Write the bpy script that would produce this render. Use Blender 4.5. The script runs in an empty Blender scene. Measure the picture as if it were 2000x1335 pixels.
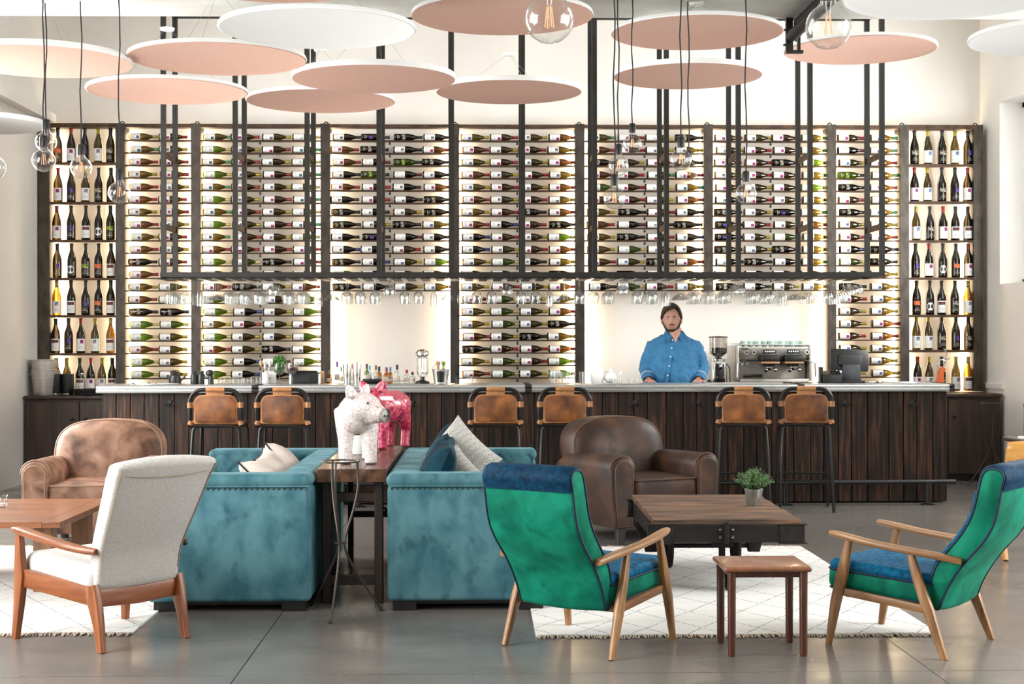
import bpy, bmesh, math, random
from mathutils import Vector, Matrix
PI = math.pi
rnd = random.Random(11)
S = bpy.context.scene
COL = S.collection

# ------------------------------------------------------------------ camera
F = 2900.0            # focal length in pixels of the 2000 px wide frame
H = 1.38              # eye height (m)
YAW = math.atan(67.5 / F)
ROLL = 0.0014
RT = Vector((math.cos(YAW), -math.sin(YAW), 0))
UP = Vector((0, 0, 1))
FW = Vector((math.sin(YAW), math.cos(YAW), 0))
cam_d = bpy.data.cameras.new('camera'); cam = bpy.data.objects.new('camera', cam_d); COL.objects.link(cam)
cr = (RT - ROLL * UP).normalized(); cu = (UP + ROLL * RT).normalized()
cam.matrix_world = Matrix(((cr.x, cu.x, -FW.x, 0), (cr.y, cu.y, -FW.y, 0), (cr.z, cu.z, -FW.z, H), (0, 0, 0, 1)))
cam_d.sensor_width = 36; cam_d.sensor_fit = 'HORIZONTAL'; cam_d.lens = F * 36 / 2000
cam_d.clip_start = .05; cam_d.clip_end = 200
S.camera = cam

def ray(px, py):
    u = (px - 1000) / F; v = -(py - 667.5) / F
    return RT * (u + ROLL * v) + UP * (v - ROLL * u) + FW
def PY(px, py, Y):                      # point of the depth plane y = Y that shows at a pixel of the photograph
    d = ray(px, py); t = Y / d.y
    return Vector((d.x * t, Y, H + d.z * t))
def PZ(px, py, Z=0.0):                  # point of the horizontal plane z = Z
    d = ray(px, py); t = (Z - H) / d.z
    return Vector((d.x * t, d.y * t, Z))

# ------------------------------------------------------------------ world, light, exposure
def L(r, g, b):                         # sRGB 0-255 -> linear
    f = lambda c: (c / 255 / 12.92) if c <= 10 else ((c / 255 + .055) / 1.055) ** 2.4
    return (f(r), f(g), f(b), 1)
W = bpy.data.worlds.new('sky'); S.world = W; W.use_nodes = True
bg = W.node_tree.nodes['Background']; bg.inputs[0].default_value = (.93, .96, 1, 1); bg.inputs[1].default_value = 1.3

def area(name, loc, target, sx, sy, power, col=(1, 1, 1)):
    d = bpy.data.lights.new(name, 'AREA'); d.shape = 'RECTANGLE'; d.size = sx; d.size_y = sy; d.energy = power; d.color = col
    o = bpy.data.objects.new(name, d); COL.objects.link(o); o.location = loc
    o.rotation_euler = (Vector(target) - Vector(loc)).to_track_quat('-Z', 'Z').to_euler()
    return o
# daylight at the side-wall window openings, plus an added overhead bar fill
area('daylight_left_front', (-4.62, 4.5, 2.0), (0, 5.2, .4), 3.6, 2.6, 560, (1, .985, .96))
area('daylight_left_rear', (-4.62, 10.8, 2.0), (0, 10.8, .7), 3.2, 2.6, 460, (1, .985, .96))
area('daylight_right_front', (5.55, 6.0, 2.2), (0, 6.0, .6), 3.6, 2.6, 420, (1, .985, .96))
area('daylight_right_rear', (5.6, 12.6, 2.86), (0, 12.6, 2.4), 4.2, 1.7, 800, (1, .99, .98))
area('daylight_bar_skylight', (.4, 12.6, 5.15), (.4, 12.75, 0), 8.6, 2.2, 95, (1, .99, .98))  # unseen fill added over the bar; the upper ceiling has no opening

S.view_settings.view_transform = 'Standard'; S.view_settings.look = 'None'
S.view_settings.gamma = 1; S.view_settings.use_curve_mapping = False
S.view_settings.exposure = -0.2
cy = S.cycles
cy.use_denoising = True
cy.max_bounces = 10; cy.diffuse_bounces = 4; cy.glossy_bounces = 3; cy.transmission_bounces = 6
cy.transparent_max_bounces = 28; cy.sample_clamp_indirect = 6; cy.caustics_reflective = False; cy.caustics_refractive = False
cy.use_light_tree = True

# ------------------------------------------------------------------ mesh helpers
class MB:
    def __init__(s): s.v = []; s.f = []; s.m = []
    def add(s, vs, fs, mi=0, M=None):
        o = len(s.v)
        s.v += [tuple(M @ Vector(v)) if M is not None else tuple(v) for v in vs]
        s.f += [tuple(i + o for i in f) for f in fs]; s.m += [mi] * len(fs)
        return s
    def box(s, c, d, mi=0, M=None):
        x, y, z = c; a, b, e = d[0] / 2, d[1] / 2, d[2] / 2
        vs = [(x - a, y - b, z - e), (x + a, y - b, z - e), (x + a, y + b, z - e), (x - a, y + b, z - e),
              (x - a, y - b, z + e), (x + a, y - b, z + e), (x + a, y + b, z + e), (x - a, y + b, z + e)]
        return s.add(vs, [(3, 2, 1, 0), (4, 5, 6, 7), (0, 1, 5, 4), (1, 2, 6, 5), (2, 3, 7, 6), (3, 0, 4, 7)], mi, M)
    def loft(s, rings, mi=0, a=True, b=True, M=None, closed=False):
        n = len(rings[0]); vs = [p for r in rings for p in r]; fs = []
        k = len(rings)
        for i in range(k if closed else k - 1):
            j = (i + 1) % k
            for q in range(n):
                p = (q + 1) % n
                fs.append((i * n + q, i * n + p, j * n + p, j * n + q))
        if a and not closed: fs.append(tuple(range(n - 1, -1, -1)))
        if b and not closed: fs.append(tuple((k - 1) * n + q for q in range(n)))
        return s.add(vs, fs, mi, M)
    def rbox(s, c, d, r, seg=3, mi=0, M=None, fn=None):
        hx, hy, hz = d[0] / 2, d[1] / 2, d[2] / 2; r = min(r, hx * .999, hy * .999, hz * .999)
        rings = []
        lev = [(r * (1 - math.sin(PI / 2 * k / seg)), -hz + r * (1 - math.cos(PI / 2 * k / seg))) for k in range(seg + 1)]
        lev += [(i, -z) for i, z in reversed(lev)]
        for ins, z in lev:
            rc = max(r - ins, r * .06); ring = []
            for qx, qy, a0 in ((1, 1, 0), (-1, 1, PI / 2), (-1, -1, PI), (1, -1, 1.5 * PI)):
                for k in range(seg + 1):
                    a = a0 + PI / 2 * k / seg
                    ring.append((qx * (hx - ins - rc) + rc * math.cos(a), qy * (hy - ins - rc) + rc * math.sin(a), z))
            rings.append(ring)
        rings = [[(p[0] + c[0], p[1] + c[1], p[2] + c[2]) for p in g] for g in rings]
        if fn: rings = [[tuple(fn(Vector(p))) for p in g] for g in rings]
        return s.loft(rings, mi, M=M)
    def tube(s, pts, r, n=8, mi=0, closed=False, M=None, caps=True):
        pts = [Vector(p) for p in pts]; k = len(pts)
        rr = r if isinstance(r, (list, tuple)) else [r] * k
        T = []
        for i in range(k):
            a = pts[(i - 1) % k] if (closed or i > 0) else pts[i]; b = pts[(i + 1) % k] if (closed or i < k - 1) else pts[i]
            T.append((b - a).normalized())
        u = T[0].orthogonal().normalized(); rings = []
        for i in range(k):
            u = (u - T[i] * u.dot(T[i]))
            u = u.normalized() if u.length > 1e-6 else T[i].orthogonal().normalized()
            w = T[i].cross(u)
            rings.append([tuple(pts[i] + (u * math.cos(2 * PI * q / n) + w * math.sin(2 * PI * q / n)) * rr[i]) for q in range(n)])
        return s.loft(rings, mi, a=caps, b=caps, M=M, closed=closed)
    def lathe(s, prof, n=16, mi=0, M=None, c=(0, 0, 0), caps=True):
        rings = [[(c[0] + r * math.cos(2 * PI * q / n), c[1] + r * math.sin(2 * PI * q / n), c[2] + z) for q in range(n)] for r, z in prof]
        return s.loft(rings, mi, a=caps, b=caps, M=M)
    def beam(s, pts, wh, up, r=.3, mi=0, M=None, k=2):
        """rounded-rectangle section (w across, h along up) swept along points"""
        pts = [Vector(p) for p in pts]; up = Vector(up); rings = []
        m = len(pts)
        for i, p in enumerate(pts):
            t = (pts[min(i + 1, m - 1)] - pts[max(i - 1, 0)]).normalized()
            sd = t.cross(up).normalized(); uu = sd.cross(t).normalized()
            if isinstance(wh[0], (tuple, list)):
                g = i / max(m - 1, 1) * (len(wh) - 1); j0 = min(int(g), len(wh) - 1); j1 = min(j0 + 1, len(wh) - 1); g -= j0
                w, h = wh[j0][0] * (1 - g) + wh[j1][0] * g, wh[j0][1] * (1 - g) + wh[j1][1] * g
            else: w, h = wh
            q = min(w, h) * r; ring = []
            for qx, qy, a0 in ((1, 1, 0), (-1, 1, PI / 2), (-1, -1, PI), (1, -1, 1.5 * PI)):
                for j in range(k + 1):
                    a = a0 + PI / 2 * j / k
                    ring.append(tuple(p + sd * (qx * (w / 2 - q) + q * math.cos(a)) + uu * (qy * (h / 2 - q) + q * math.sin(a))))
            rings.append(ring)
        return s.loft(rings, mi, M=M)
    def sell(s, c, d, e1=1., e2=1., nu=24, nv=12, mi=0, M=None, fn=None):
        """superellipsoid: e1 vertical, e2 horizontal exponent"""
        sp = lambda x, e: math.copysign(abs(x) ** e, x)
        rings = []
        for j in range(nv + 1):
            t = -PI / 2 + PI * (j + .02) / (nv + .04)
            ring = []
            for i in range(nu):
                p = 2 * PI * i / nu
                v = Vector((c[0] + d[0] / 2 * sp(math.cos(t), e1) * sp(math.cos(p), e2),
                            c[1] + d[1] / 2 * sp(math.cos(t), e1) * sp(math.sin(p), e2), c[2] + d[2] / 2 * sp(math.sin(t), e1)))
                ring.append(tuple(fn(v)) if fn else tuple(v))
            rings.append(ring)
        return s.loft(rings, mi, M=M)
    def grid(s, fn, nu, nv, mi=0, M=None, u0=0, u1=1, v0=0, v1=1):
        vs = [tuple(fn(u0 + (u1 - u0) * i / nu, v0 + (v1 - v0) * j / nv)) for j in range(nv + 1) for i in range(nu + 1)]
        fs = [(j * (nu + 1) + i, j * (nu + 1) + i + 1, (j + 1) * (nu + 1) + i + 1, (j + 1) * (nu + 1) + i) for j in range(nv) for i in range(nu)]
        return s.add(vs, fs, mi, M)
    def mesh(s, name, mats, sharp=38):
        me = bpy.data.meshes.new(name); me.from_pydata(s.v, [], s.f); me.update()
        for m in (mats if isinstance(mats, (list, tuple)) else [mats]): me.materials.append(m)
        me.polygons.foreach_set('material_index', s.m)
        me.polygons.foreach_set('use_smooth', [True] * len(s.f))
        bm = bmesh.new(); bm.from_mesh(me); bmesh.ops.recalc_face_normals(bm, faces=bm.faces); bm.to_mesh(me); bm.free()
        me.set_sharp_from_angle(angle=math.radians(sharp))
        return me

def props(o, label=None, cat=None, group=None, kind=None):
    if label: o['label'] = label
    if cat: o['category'] = cat
    if group: o['group'] = group
    if kind: o['kind'] = kind
def ob(name, me, parent=None, loc=(0, 0, 0), rot=(0, 0, 0), label=None, cat=None, group=None, kind=None):
    o = bpy.data.objects.new(name, me); COL.objects.link(o); o.location = loc; o.rotation_euler = rot
    if parent: o.parent = parent
    props(o, label, cat, group, kind); return o
def emp(name, label, cat, loc=(0, 0, 0), rz=0., group=None):
    o = bpy.data.objects.new(name, None); COL.objects.link(o); o.location = loc; o.rotation_euler = (0, 0, rz)
    o.empty_display_size = .1; props(o, label, cat, group); return o
def mk(name, mb, mats, parent=None, sharp=38, **k):
    return ob(name, mb.mesh(name, mats, sharp), parent, **k)
def dup(o, loc=None, rot=None, label=None, parent=None):
    c = o.copy(); COL.objects.link(c)
    if parent: c.parent = parent
    if loc is not None: c.location = loc
    if rot is not None: c.rotation_euler = rot
    if label: c['label'] = label
    for ch in o.children: dup(ch, parent=c)
    return c
def mod_bevel(o, w, seg=2):
    m = o.modifiers.new('edge', 'BEVEL'); m.width = w; m.segments = seg; m.limit_method = 'ANGLE'; return o
def mod_sub(o, n=1):
    m = o.modifiers.new('smooth', 'SUBSURF'); m.levels = n; m.render_levels = n; return o
def T(x=0, y=0, z=0): return Matrix.Translation((x, y, z))
def RX(a): return Matrix.Rotation(a, 4, 'X')
def RY(a): return Matrix.Rotation(a, 4, 'Y')
def RZ(a): return Matrix.Rotation(a, 4, 'Z')
ORD = ['first', 'second', 'third', 'fourth', 'fifth', 'sixth', 'seventh', 'eighth', 'ninth', 'tenth', 'eleventh', 'twelfth', 'thirteenth',
       'fourteenth', 'fifteenth', 'sixteenth', 'seventeenth', 'eighteenth', 'nineteenth', 'twentieth']
def ordw(i):
    if i < 20: return ORD[i]
    t = {2: 'twenty', 3: 'thirty', 4: 'forty', 5: 'fifty'}; n = i + 1
    return (t[n // 10][:-1] + 'ieth') if n % 10 == 0 else t[n // 10] + '-' + ORD[n % 10 - 1]

# ------------------------------------------------------------------ materials
def pm(name, col, rough=.5, metal=0., col2=None, sc=8., st=(1, 1, 1), bump=0., sheen=0., coat=0., detail=4., spread=(.35, .65), rv=0., spec=.5, col3=None, dist=0., bsc=None, emit=None, sheen_tint=None, rough2=None):
    m = bpy.data.materials.new(name); m.use_nodes = True; nt = m.node_tree; N = nt.nodes; B = N['Principled BSDF']; K = nt.links
    B.inputs['Base Color'].default_value = col; B.inputs['Roughness'].default_value = rough; B.inputs['Metallic'].default_value = metal
    B.inputs['Specular IOR Level'].default_value = spec
    if sheen: B.inputs['Sheen Weight'].default_value = sheen; B.inputs['Sheen Roughness'].default_value = .4; B.inputs['Sheen Tint'].default_value = sheen_tint or (1, 1, 1, 1)
    if coat: B.inputs['Coat Weight'].default_value = coat; B.inputs['Coat Roughness'].default_value = .12
    if emit: B.inputs['Emission Color'].default_value = emit[0]; B.inputs['Emission Strength'].default_value = emit[1]
    if col2 is not None or bump or rv:
        tc = N.new('ShaderNodeTexCoord'); mp = N.new('ShaderNodeMapping'); mp.inputs['Scale'].default_value = st
        K.new(tc.outputs['Object'], mp.inputs['Vector'])
        if rv:
            oi = N.new('ShaderNodeObjectInfo'); vm = N.new('ShaderNodeVectorMath'); vm.operation = 'SCALE'; vm.inputs[0].default_value = (17, 23, 31)
            K.new(oi.outputs['Random'], vm.inputs['Scale']); K.new(vm.outputs[0], mp.inputs['Location'])
        nz = N.new('ShaderNodeTexNoise'); nz.inputs['Scale'].default_value = sc; nz.inputs['Detail'].default_value = detail; nz.inputs['Distortion'].default_value = dist
        K.new(mp.outputs[0], nz.inputs['Vector'])
        src = None
        if col2 is not None:
            cr_ = N.new('ShaderNodeValToRGB'); e = cr_.color_ramp.elements
            e[0].position = spread[0]; e[0].color = col2; e[1].position = spread[1]; e[1].color = col
            if col3 is not None:
                x = e.new((spread[0] + spread[1]) / 2); x.color = col3
            K.new(nz.outputs['Fac'], cr_.inputs[0]); src = cr_.outputs[0]
            if rough2 is not None:
                mr = N.new('ShaderNodeMapRange'); mr.inputs['From Min'].default_value = .35; mr.inputs['From Max'].default_value = .65
                mr.inputs['To Min'].default_value = rough2; mr.inputs['To Max'].default_value = rough
                K.new(nz.outputs['Fac'], mr.inputs['Value']); K.new(mr.outputs[0], B.inputs['Roughness'])
        if rv:
            hs = N.new('ShaderNodeHueSaturation'); mr2 = N.new('ShaderNodeMapRange')
            mr2.inputs['To Min'].default_value = 1 - rv; mr2.inputs['To Max'].default_value = 1 + rv
            K.new(oi.outputs['Random'], mr2.inputs['Value']); K.new(mr2.outputs[0], hs.inputs['Value'])
            if src: K.new(src, hs.inputs['Color'])
            else: hs.inputs['Color'].default_value = col
            src = hs.outputs[0]
        if src: K.new(src, B.inputs['Base Color'])
        if bump:
            bp = N.new('ShaderNodeBump'); bp.inputs['Strength'].default_value = bump; bp.inputs['Distance'].default_value = .01
            if bsc:
                n2 = N.new('ShaderNodeTexNoise'); n2.inputs['Scale'].default_value = bsc; n2.inputs['Detail'].default_value = 2
                K.new(mp.outputs[0], n2.inputs['Vector']); K.new(n2.outputs['Fac'], bp.inputs['Height'])
            else: K.new(nz.outputs['Fac'], bp.inputs['Height'])
            K.new(bp.outputs[0], B.inputs['Normal'])
    return m
def thin_glass(name, tint=(1, 1, 1, 1), rough=.02, edge=.35, lo=.04):
    """one-sided thin glass: what lies behind shows through, edges and highlights reflect"""
    m = bpy.data.materials.new(name); m.use_nodes = True; nt = m.node_tree; N = nt.nodes; K = nt.links
    N.remove(N['Principled BSDF'])
    tr = N.new('ShaderNodeBsdfTransparent'); tr.inputs[0].default_value = tint
    gl = N.new('ShaderNodeBsdfGlossy'); gl.inputs['Roughness'].default_value = rough
    lw = N.new('ShaderNodeLayerWeight'); lw.inputs['Blend'].default_value = edge
    mr = N.new('ShaderNodeMapRange'); mr.inputs['To Min'].default_value = lo; mr.inputs['To Max'].default_value = .9
    mx = N.new('ShaderNodeMixShader')
    K.new(lw.outputs['Facing'], mr.inputs['Value'])
    pw = N.new('ShaderNodeMath'); pw.operation = 'POWER'; pw.inputs[1].default_value = 2.2
    K.new(lw.outputs['Facing'], pw.inputs[0]); K.new(pw.outputs[0], mr.inputs['Value'])
    K.new(mr.outputs[0], mx.inputs[0]); K.new(tr.outputs[0], mx.inputs[1]); K.new(gl.outputs[0], mx.inputs[2])
    K.new(mx.outputs[0], N['Material Output'].inputs[0])
    return m

M = {}
M['wall'] = pm('cream_plaster', L(240, 236, 230), .85, col2=L(234, 229, 222), sc=1.2)
M['wall_right'] = pm('white_plaster', L(244, 240, 234), .85, col2=L(238, 233, 226), sc=1.2)
M['ceiling'] = pm('white_ceiling', L(224, 222, 216), .9, col2=L(208, 206, 200), sc=3)
M['conc'] = pm('polished_concrete', L(130, 126, 121), .17, col2=L(92, 89, 86), col3=L(112, 108, 104), sc=1.3, st=(1, 1.8, 1), detail=9, spread=(.25, .75), rough2=.30, spec=.6, dist=.3)
M['joint'] = pm('saw_cut', L(60, 58, 55), .9)
M['steel_dark'] = pm('blackened_steel', L(60, 54, 48), .5, .4, col2=L(42, 38, 34), sc=9, rv=.1)
M['post'] = pm('patinated_steel_post', L(78, 70, 62), .5, .35, col2=L(54, 46, 39), sc=14, st=(1, 1, .5), detail=6, rv=.18)
M['shelf'] = pm('rusted_steel_shelf', L(88, 62, 42), .6, .3, col2=L(58, 42, 30), sc=12)
M['frame'] = pm('black_powder_coat', L(36, 34, 31), .5, .1, col2=L(26, 24, 22), sc=6, spec=.35)
M['zinc'] = pm('zinc_top', L(200, 202, 202), .32, .7, col2=L(186, 188, 188), sc=3, st=(.5, 4, 4), detail=5, rough2=.24)
M['strap'] = pm('dark_iron_strap', L(50, 50, 52), .5, .5)
M['plank'] = pm('dark_reclaimed_plank', L(82, 52, 37), .6, col2=L(20, 15, 13), col3=L(40, 27, 21), sc=2.4, st=(16, 16, 1.1), detail=9, spread=(.3, .7), rv=.45, bump=.3, dist=.3, spec=.3)
M['cab'] = pm('dark_walnut_cabinet', L(66, 44, 33), .5, col2=L(36, 25, 20), sc=1.5, st=(14, 14, 1.2), detail=6, rv=.15)
M['black'] = pm('black_paint', L(16, 16, 16), .4)
M['rubber'] = pm('black_rubber', L(14, 14, 15), .6)
M['chrome'] = pm('chrome', L(214, 214, 212), .12, 1)
M['steel'] = pm('brushed_steel', L(204, 199, 192), .42, .8, col2=L(188, 183, 176), sc=3, st=(1, 1, 30))
M['steel_soft'] = pm('satin_steel_panel', L(190, 184, 176), .5, .45, col2=L(176, 170, 162), sc=3, st=(30, 1, 1))
M['led'] = pm('warm_led_tape', (1, 1, 1, 1), .5, emit=((1, .76, .48, 1), 50))
M['white'] = pm('white_enamel', L(238, 238, 236), .35)
M['paper'] = pm('label_paper', L(240, 238, 236), .7)
M['glass'] = thin_glass('clear_glass', (.975, .98, .98, 1))
M['pane'] = thin_glass('window_pane', (.96, .98, .98, 1), lo=.03)
# ------------------------------------------------------------------ setting
YW = 15.3                  # back wall
YR = 15.05                 # front plane of the wine racks
XL, XR = -4.43, 5.22
ZC, YC = 3.76, 10.9        # low lounge ceiling and where it ends; beyond it the bar is taller
ZH = 5.25
def struct(name, mb, mat, **k): return mk(name, mb, mat, kind='structure', **k)
fl = struct('floor', MB().box((.4, 6.1, -.06), (9.9, 18.6, .1)), M['joint'])
sx = [-4.5, -3.9, -1.0, 1.9, 4.8, 5.4]; sy = [-3.1, .38, 3.28, 6.18, 9.08, 11.98, 14.88, 15.35]
for i in range(5):
    for j in range(7):
        if sx[i + 1] - sx[i] > .02 and sy[j + 1] - sy[j] > .02:
            mk('slab', MB().box(((sx[i] + sx[i + 1]) / 2, (sy[j] + sy[j + 1]) / 2, -.005), (sx[i + 1] - sx[i] - .005, sy[j + 1] - sy[j] - .005, .01)), M['conc'], fl)
struct('wall_back', MB().box(((XL + XR) / 2, YW + .1, ZH / 2), (XR - XL + .4, .2, ZH)), M['wall'])
def wall_holes(x, t, y0, y1, z1, holes):
    """a side wall in the plane x, thickness t outwards, with rectangular window openings (ya, yb, za, zb)"""
    mb = MB(); cx = x + t / 2; ys = y0
    for ya, yb, za, zb in holes:
        mb.box((cx, (ys + ya) / 2, z1 / 2), (abs(t), ya - ys, z1)); ys = yb
        mb.box((cx, (ya + yb) / 2, za / 2), (abs(t), yb - ya, za)); mb.box((cx, (ya + yb) / 2, (zb + z1) / 2), (abs(t), yb - ya, z1 - zb))
    mb.box((cx, (ys + y1) / 2, z1 / 2), (abs(t), y1 - ys, z1))
    return mb
HL = [(2.6, 6.4, .6, 3.4), (9.1, 12.5, .6, 3.4)]
HR = [(4.1, 7.9, .8, 3.5), (10.4, 14.72, 1.95, 3.76)]
struct('wall_left', wall_holes(XL, -.2, -3.1, YW, ZH, HL), M['wall'])
struct('wall_right', wall_holes(XR, .3, -3.1, YW, ZH, HR), M['wall_right'])
struct('wall_front', MB().box((.4, -3.0, ZC / 2), (9.9, .2, ZC)), M['wall'])
def window(n, x, h, nx):
    ya, yb, za, zb = h; w = .05
    mb = MB()
    for y in (ya + w / 2, yb - w / 2): mb.box((x, y, (za + zb) / 2), (.06, w, zb - za))
    for z in (za + w / 2, zb - w / 2): mb.box((x, (ya + yb) / 2, z), (.06, yb - ya, w))
    o = struct('window_%d' % n, mb, M['white'])
    mk('pane', MB().box((x, (ya + yb) / 2, (za + zb) / 2), (.006, yb - ya - .08, zb - za - .08)), M['pane'], o)
window(1, XL - .12, HL[0], 1); window(2, XL - .12, HL[1], 1); window(3, XR + .26, HR[0], -1); window(4, XR + .26, HR[1], -1)
struct('ceiling', MB().box((.4, (YC - 3.1) / 2, ZC + .1), (9.9, YC + 3.1, .2)), M['ceiling'])
struct('ceiling_upper', MB().box((.4, (YC + YW) / 2 + .05, ZH + .1), (9.9, YW - YC + .3, .2)), M['ceiling'])
struct('wall_upper', MB().box((.4, YC - .1, (ZC + ZH) / 2 + .12), (9.9, .2, ZH - ZC - .05)), M['wall'])
# boxed-in ledge along the left wall above the racks
struct('trim_1', MB().box((XL + .06, (YC + YW) / 2, 3.67), (.12, YW - YC, .09)), M['wall'])
struct('trim_2', MB().box((XR - .012, 14.95, .93), (.024, .7, .05)), M['wall'])

# ------------------------------------------------------------------ wine wall
PX = [(75, 96.5), (225.5, 243.5), (373, 391), (626, 644.5), (879, 897), (1123.5, 1142), (1375.5, 1393), (1616.5, 1633.5), (1758.5, 1776), (1902, 1920.5)]
post = [(PY(a, 500, YR).x, PY(b, 500, YR).x) for a, b in PX]
ZT = PY(900, 241.5, YR).z; ZB = .87
ZWHITE = PY(760, 569, YR).z        # lower edge of the shelves above the open white panels
def zshelf(k): return PY(310, 273.2 + 24.48 * k, YR).z
NROW = 20
rack = emp('wine_rack', 'wall-wide dark steel wine rack with warm light strips between its posts', 'wine rack', ((post[0][0] + post[9][1]) / 2, YR, ZB))
RO = rack.location.copy()
def rk(name, mb, mat, parent=rack, **k):
    return mk(name, mb, mat, parent, loc=(-RO.x, -RO.y, -RO.z) if parent == rack else (0, 0, 0), **k)
for i, (a, b) in enumerate(post):
    zb = ZWHITE - .01 if i == 6 else ZB
    rk('post', MB().box(((a + b) / 2, YR + .012, (ZT + zb) / 2), (b - a, .024, ZT - zb)).box((a + .006, YR + .11, (ZT + zb) / 2), (.012, .2, ZT - zb - .004))
       .box((b - .006, YR + .11, (ZT + zb) / 2), (.012, .2, ZT - zb - .004)), M['post'])
    rk('eyelet', MB().tube([((a + b) / 2 + .02 * math.cos(t), YR + .1, ZT + .012 + .018 * math.sin(t)) for t in [x * PI / 5 for x in range(10)]], .006, 6, closed=True), M['steel_dark'])
BAYS = []
for i in range(9): BAYS.append((post[i][1], post[i + 1][0]))
# light strips on the inner sides of the posts, close to the wall
for i, (a, b) in enumerate(BAYS):
    for x, side in ((a + .008, 0), (b - .008, 1)):
        zb = ZB
        if i == 5 and side == 1 or i == 6 and side == 0: zb = ZWHITE
        rk('light_strip', MB().box((x, YR + .215, (ZT - .05 + zb) / 2), (.012, .03, ZT - zb - .1)), M['led'])
SHELF_Y0, SHELF_D = YR - .005, .105
lay_rows = {1: 20, 2: 20, 3: 13, 4: 20, 5: 13, 6: 13, 7: 20}
for i in range(1, 8):
    a, b = BAYS[i]
    rk('top_rail', MB().box(((a + b) / 2, YR + .06, zshelf(-1) + .012), (b - a, .1, .016)).box(((a + b) / 2, YR + .005, zshelf(-1) + .022), (b - a, .006, .03)), M['shelf'])
    me = None
    for k in range(lay_rows[i]):
        z = zshelf(k)
        if me is None:
            me = MB().box((0, SHELF_D / 2, -.004), (b - a, SHELF_D, .008)).box((0, .003, -.005), (b - a, .006, .013)).mesh('shelf', M['shelf'])
            br = MB().box((0, .0, -.022), (.014, .012, .03)).lathe([(.012, -.007), (.012, .007)], 8, M=T(0, -.004, -.036) @ RX(PI / 2)).mesh('bracket', M['steel_dark'])
        s = ob('shelf', me, rack, loc=((a + b) / 2 - RO.x, SHELF_Y0 - RO.y, z - RO.z))
        if i in (2, 3, 4, 5, 6): ob('bracket', br, s)
STZ = {0: [316.5, 394, 468, 542.3, 615, 689], 8: [320.3, 393, 469, 541.5, 614.3, 683]}
for i in (0, 8):
    a, b = BAYS[i]
    rk('top_rail', MB().box(((a + b) / 2, YR + .07, PY(900, 248, YR).z), (b - a, .12, .02)).box(((a + b) / 2, YR + .004, PY(900, 246, YR).z), (b - a, .008, .045)), M['shelf'])
    for y in STZ[i]:
        z = PY(160 if i == 0 else 1840, y, YR).z
        rk('shelf', MB().box(((a + b) / 2, YR + .085, z - .008), (b - a, .15, .016)).box(((a + b) / 2, YR + .006, z - .012), (b - a, .008, .026)), M['shelf'])

# ------------------------------------------------------------------ bottles
def bottle_glass(name, tr, spec=.05):
    m = thin_glass(name, tr, .06, .35, spec); return m
GL = {'olive': bottle_glass('olive_bottle_glass', (.27, .23, .068, 1)), 'green': bottle_glass('green_bottle_glass', (.225, .335, .055, 1)),
      'brown': bottle_glass('brown_bottle_glass', (.27, .175, .06, 1)), 'black': bottle_glass('black_bottle_glass', (.085, .07, .04, 1)),
      'dark': bottle_glass('dark_olive_bottle_glass', (.10, .078, .032, 1)), 'amber': bottle_glass('amber_bottle_glass', (.40, .265, .07, 1))}
CAPS = {'red': L(142, 30, 38), 'yellow': L(160, 142, 40), 'green': L(62, 132, 76), 'gold': L(190, 170, 110), 'black': L(28, 26, 24), 'blue': L(30, 52, 120), 'maroon': L(96, 30, 40)}
CAPM = {k: pm(k + '_capsule', v, .4, .2, coat=.2) for k, v in CAPS.items()}
PIC = {'purple': ((120, 40, 130), (170, 30, 80)), 'teal': ((70, 120, 130), (20, 60, 80)), 'grey': ((150, 148, 160), (70, 66, 80)), 'bw': ((200, 198, 196), (30, 30, 32)),
       'blue': ((120, 140, 190), (50, 70, 120)), 'ring': ((214, 214, 210), (170, 176, 170)), 'rust': ((120, 60, 50), (70, 30, 30)), 'orange': ((232, 130, 80), (200, 80, 50)),
       'lime': ((170, 190, 60), (60, 90, 60)), 'violet': ((110, 80, 180), (60, 30, 120)), 'silver': ((190, 180, 165), (60, 54, 50)), 'plain': ((226, 224, 222), (210, 208, 205))}
PICM = {k: pm(k + '_print', L(*a), .6, col2=L(*b), sc=60, detail=2, spread=(.42, .58)) for k, (a, b) in PIC.items()}
M['print'] = pm('label_print', L(150, 146, 140), .6); M['print_light'] = pm('light_print', L(196, 188, 172), .6)
BP = [(0, .0), (.030, 0), (.0365, .006), (.0372, .02), (.0372, .135), (.036, .155), (.031, .180), (.0225, .205), (.0165, .225), (.0145, .245), (.014, .268), (.0155, .272), (.0155, .284), (.0135, .288), (0, .2885)]
def bottle_mesh(name, glass, k=1., n=14):
    return MB().lathe([(max(r, .0004) * k, z * k) for r, z in BP], n, caps=False).mesh(name, glass, 60)
def cap_mesh(col, k=1.):
    return MB().lathe([(.0150 * k, .231 * k), (.0152 * k, .270 * k), (.0166 * k, .273 * k), (.0166 * k, .285 * k), (.0142 * k, .2895 * k), (.001, .290 * k)], 12, caps=False).mesh('capsule', CAPM[col], 60)
def patch(mb, r, a0, a1, z0, z1, n, mi):
    """label patch on the cylinder, angle 0 faces the room (-Y)"""
    mb.grid(lambda u, v: (r * math.sin(a0 + (a1 - a0) * u), -r * math.cos(a0 + (a1 - a0) * u), z0 + (z1 - z0) * v), n, 1, mi)
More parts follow.
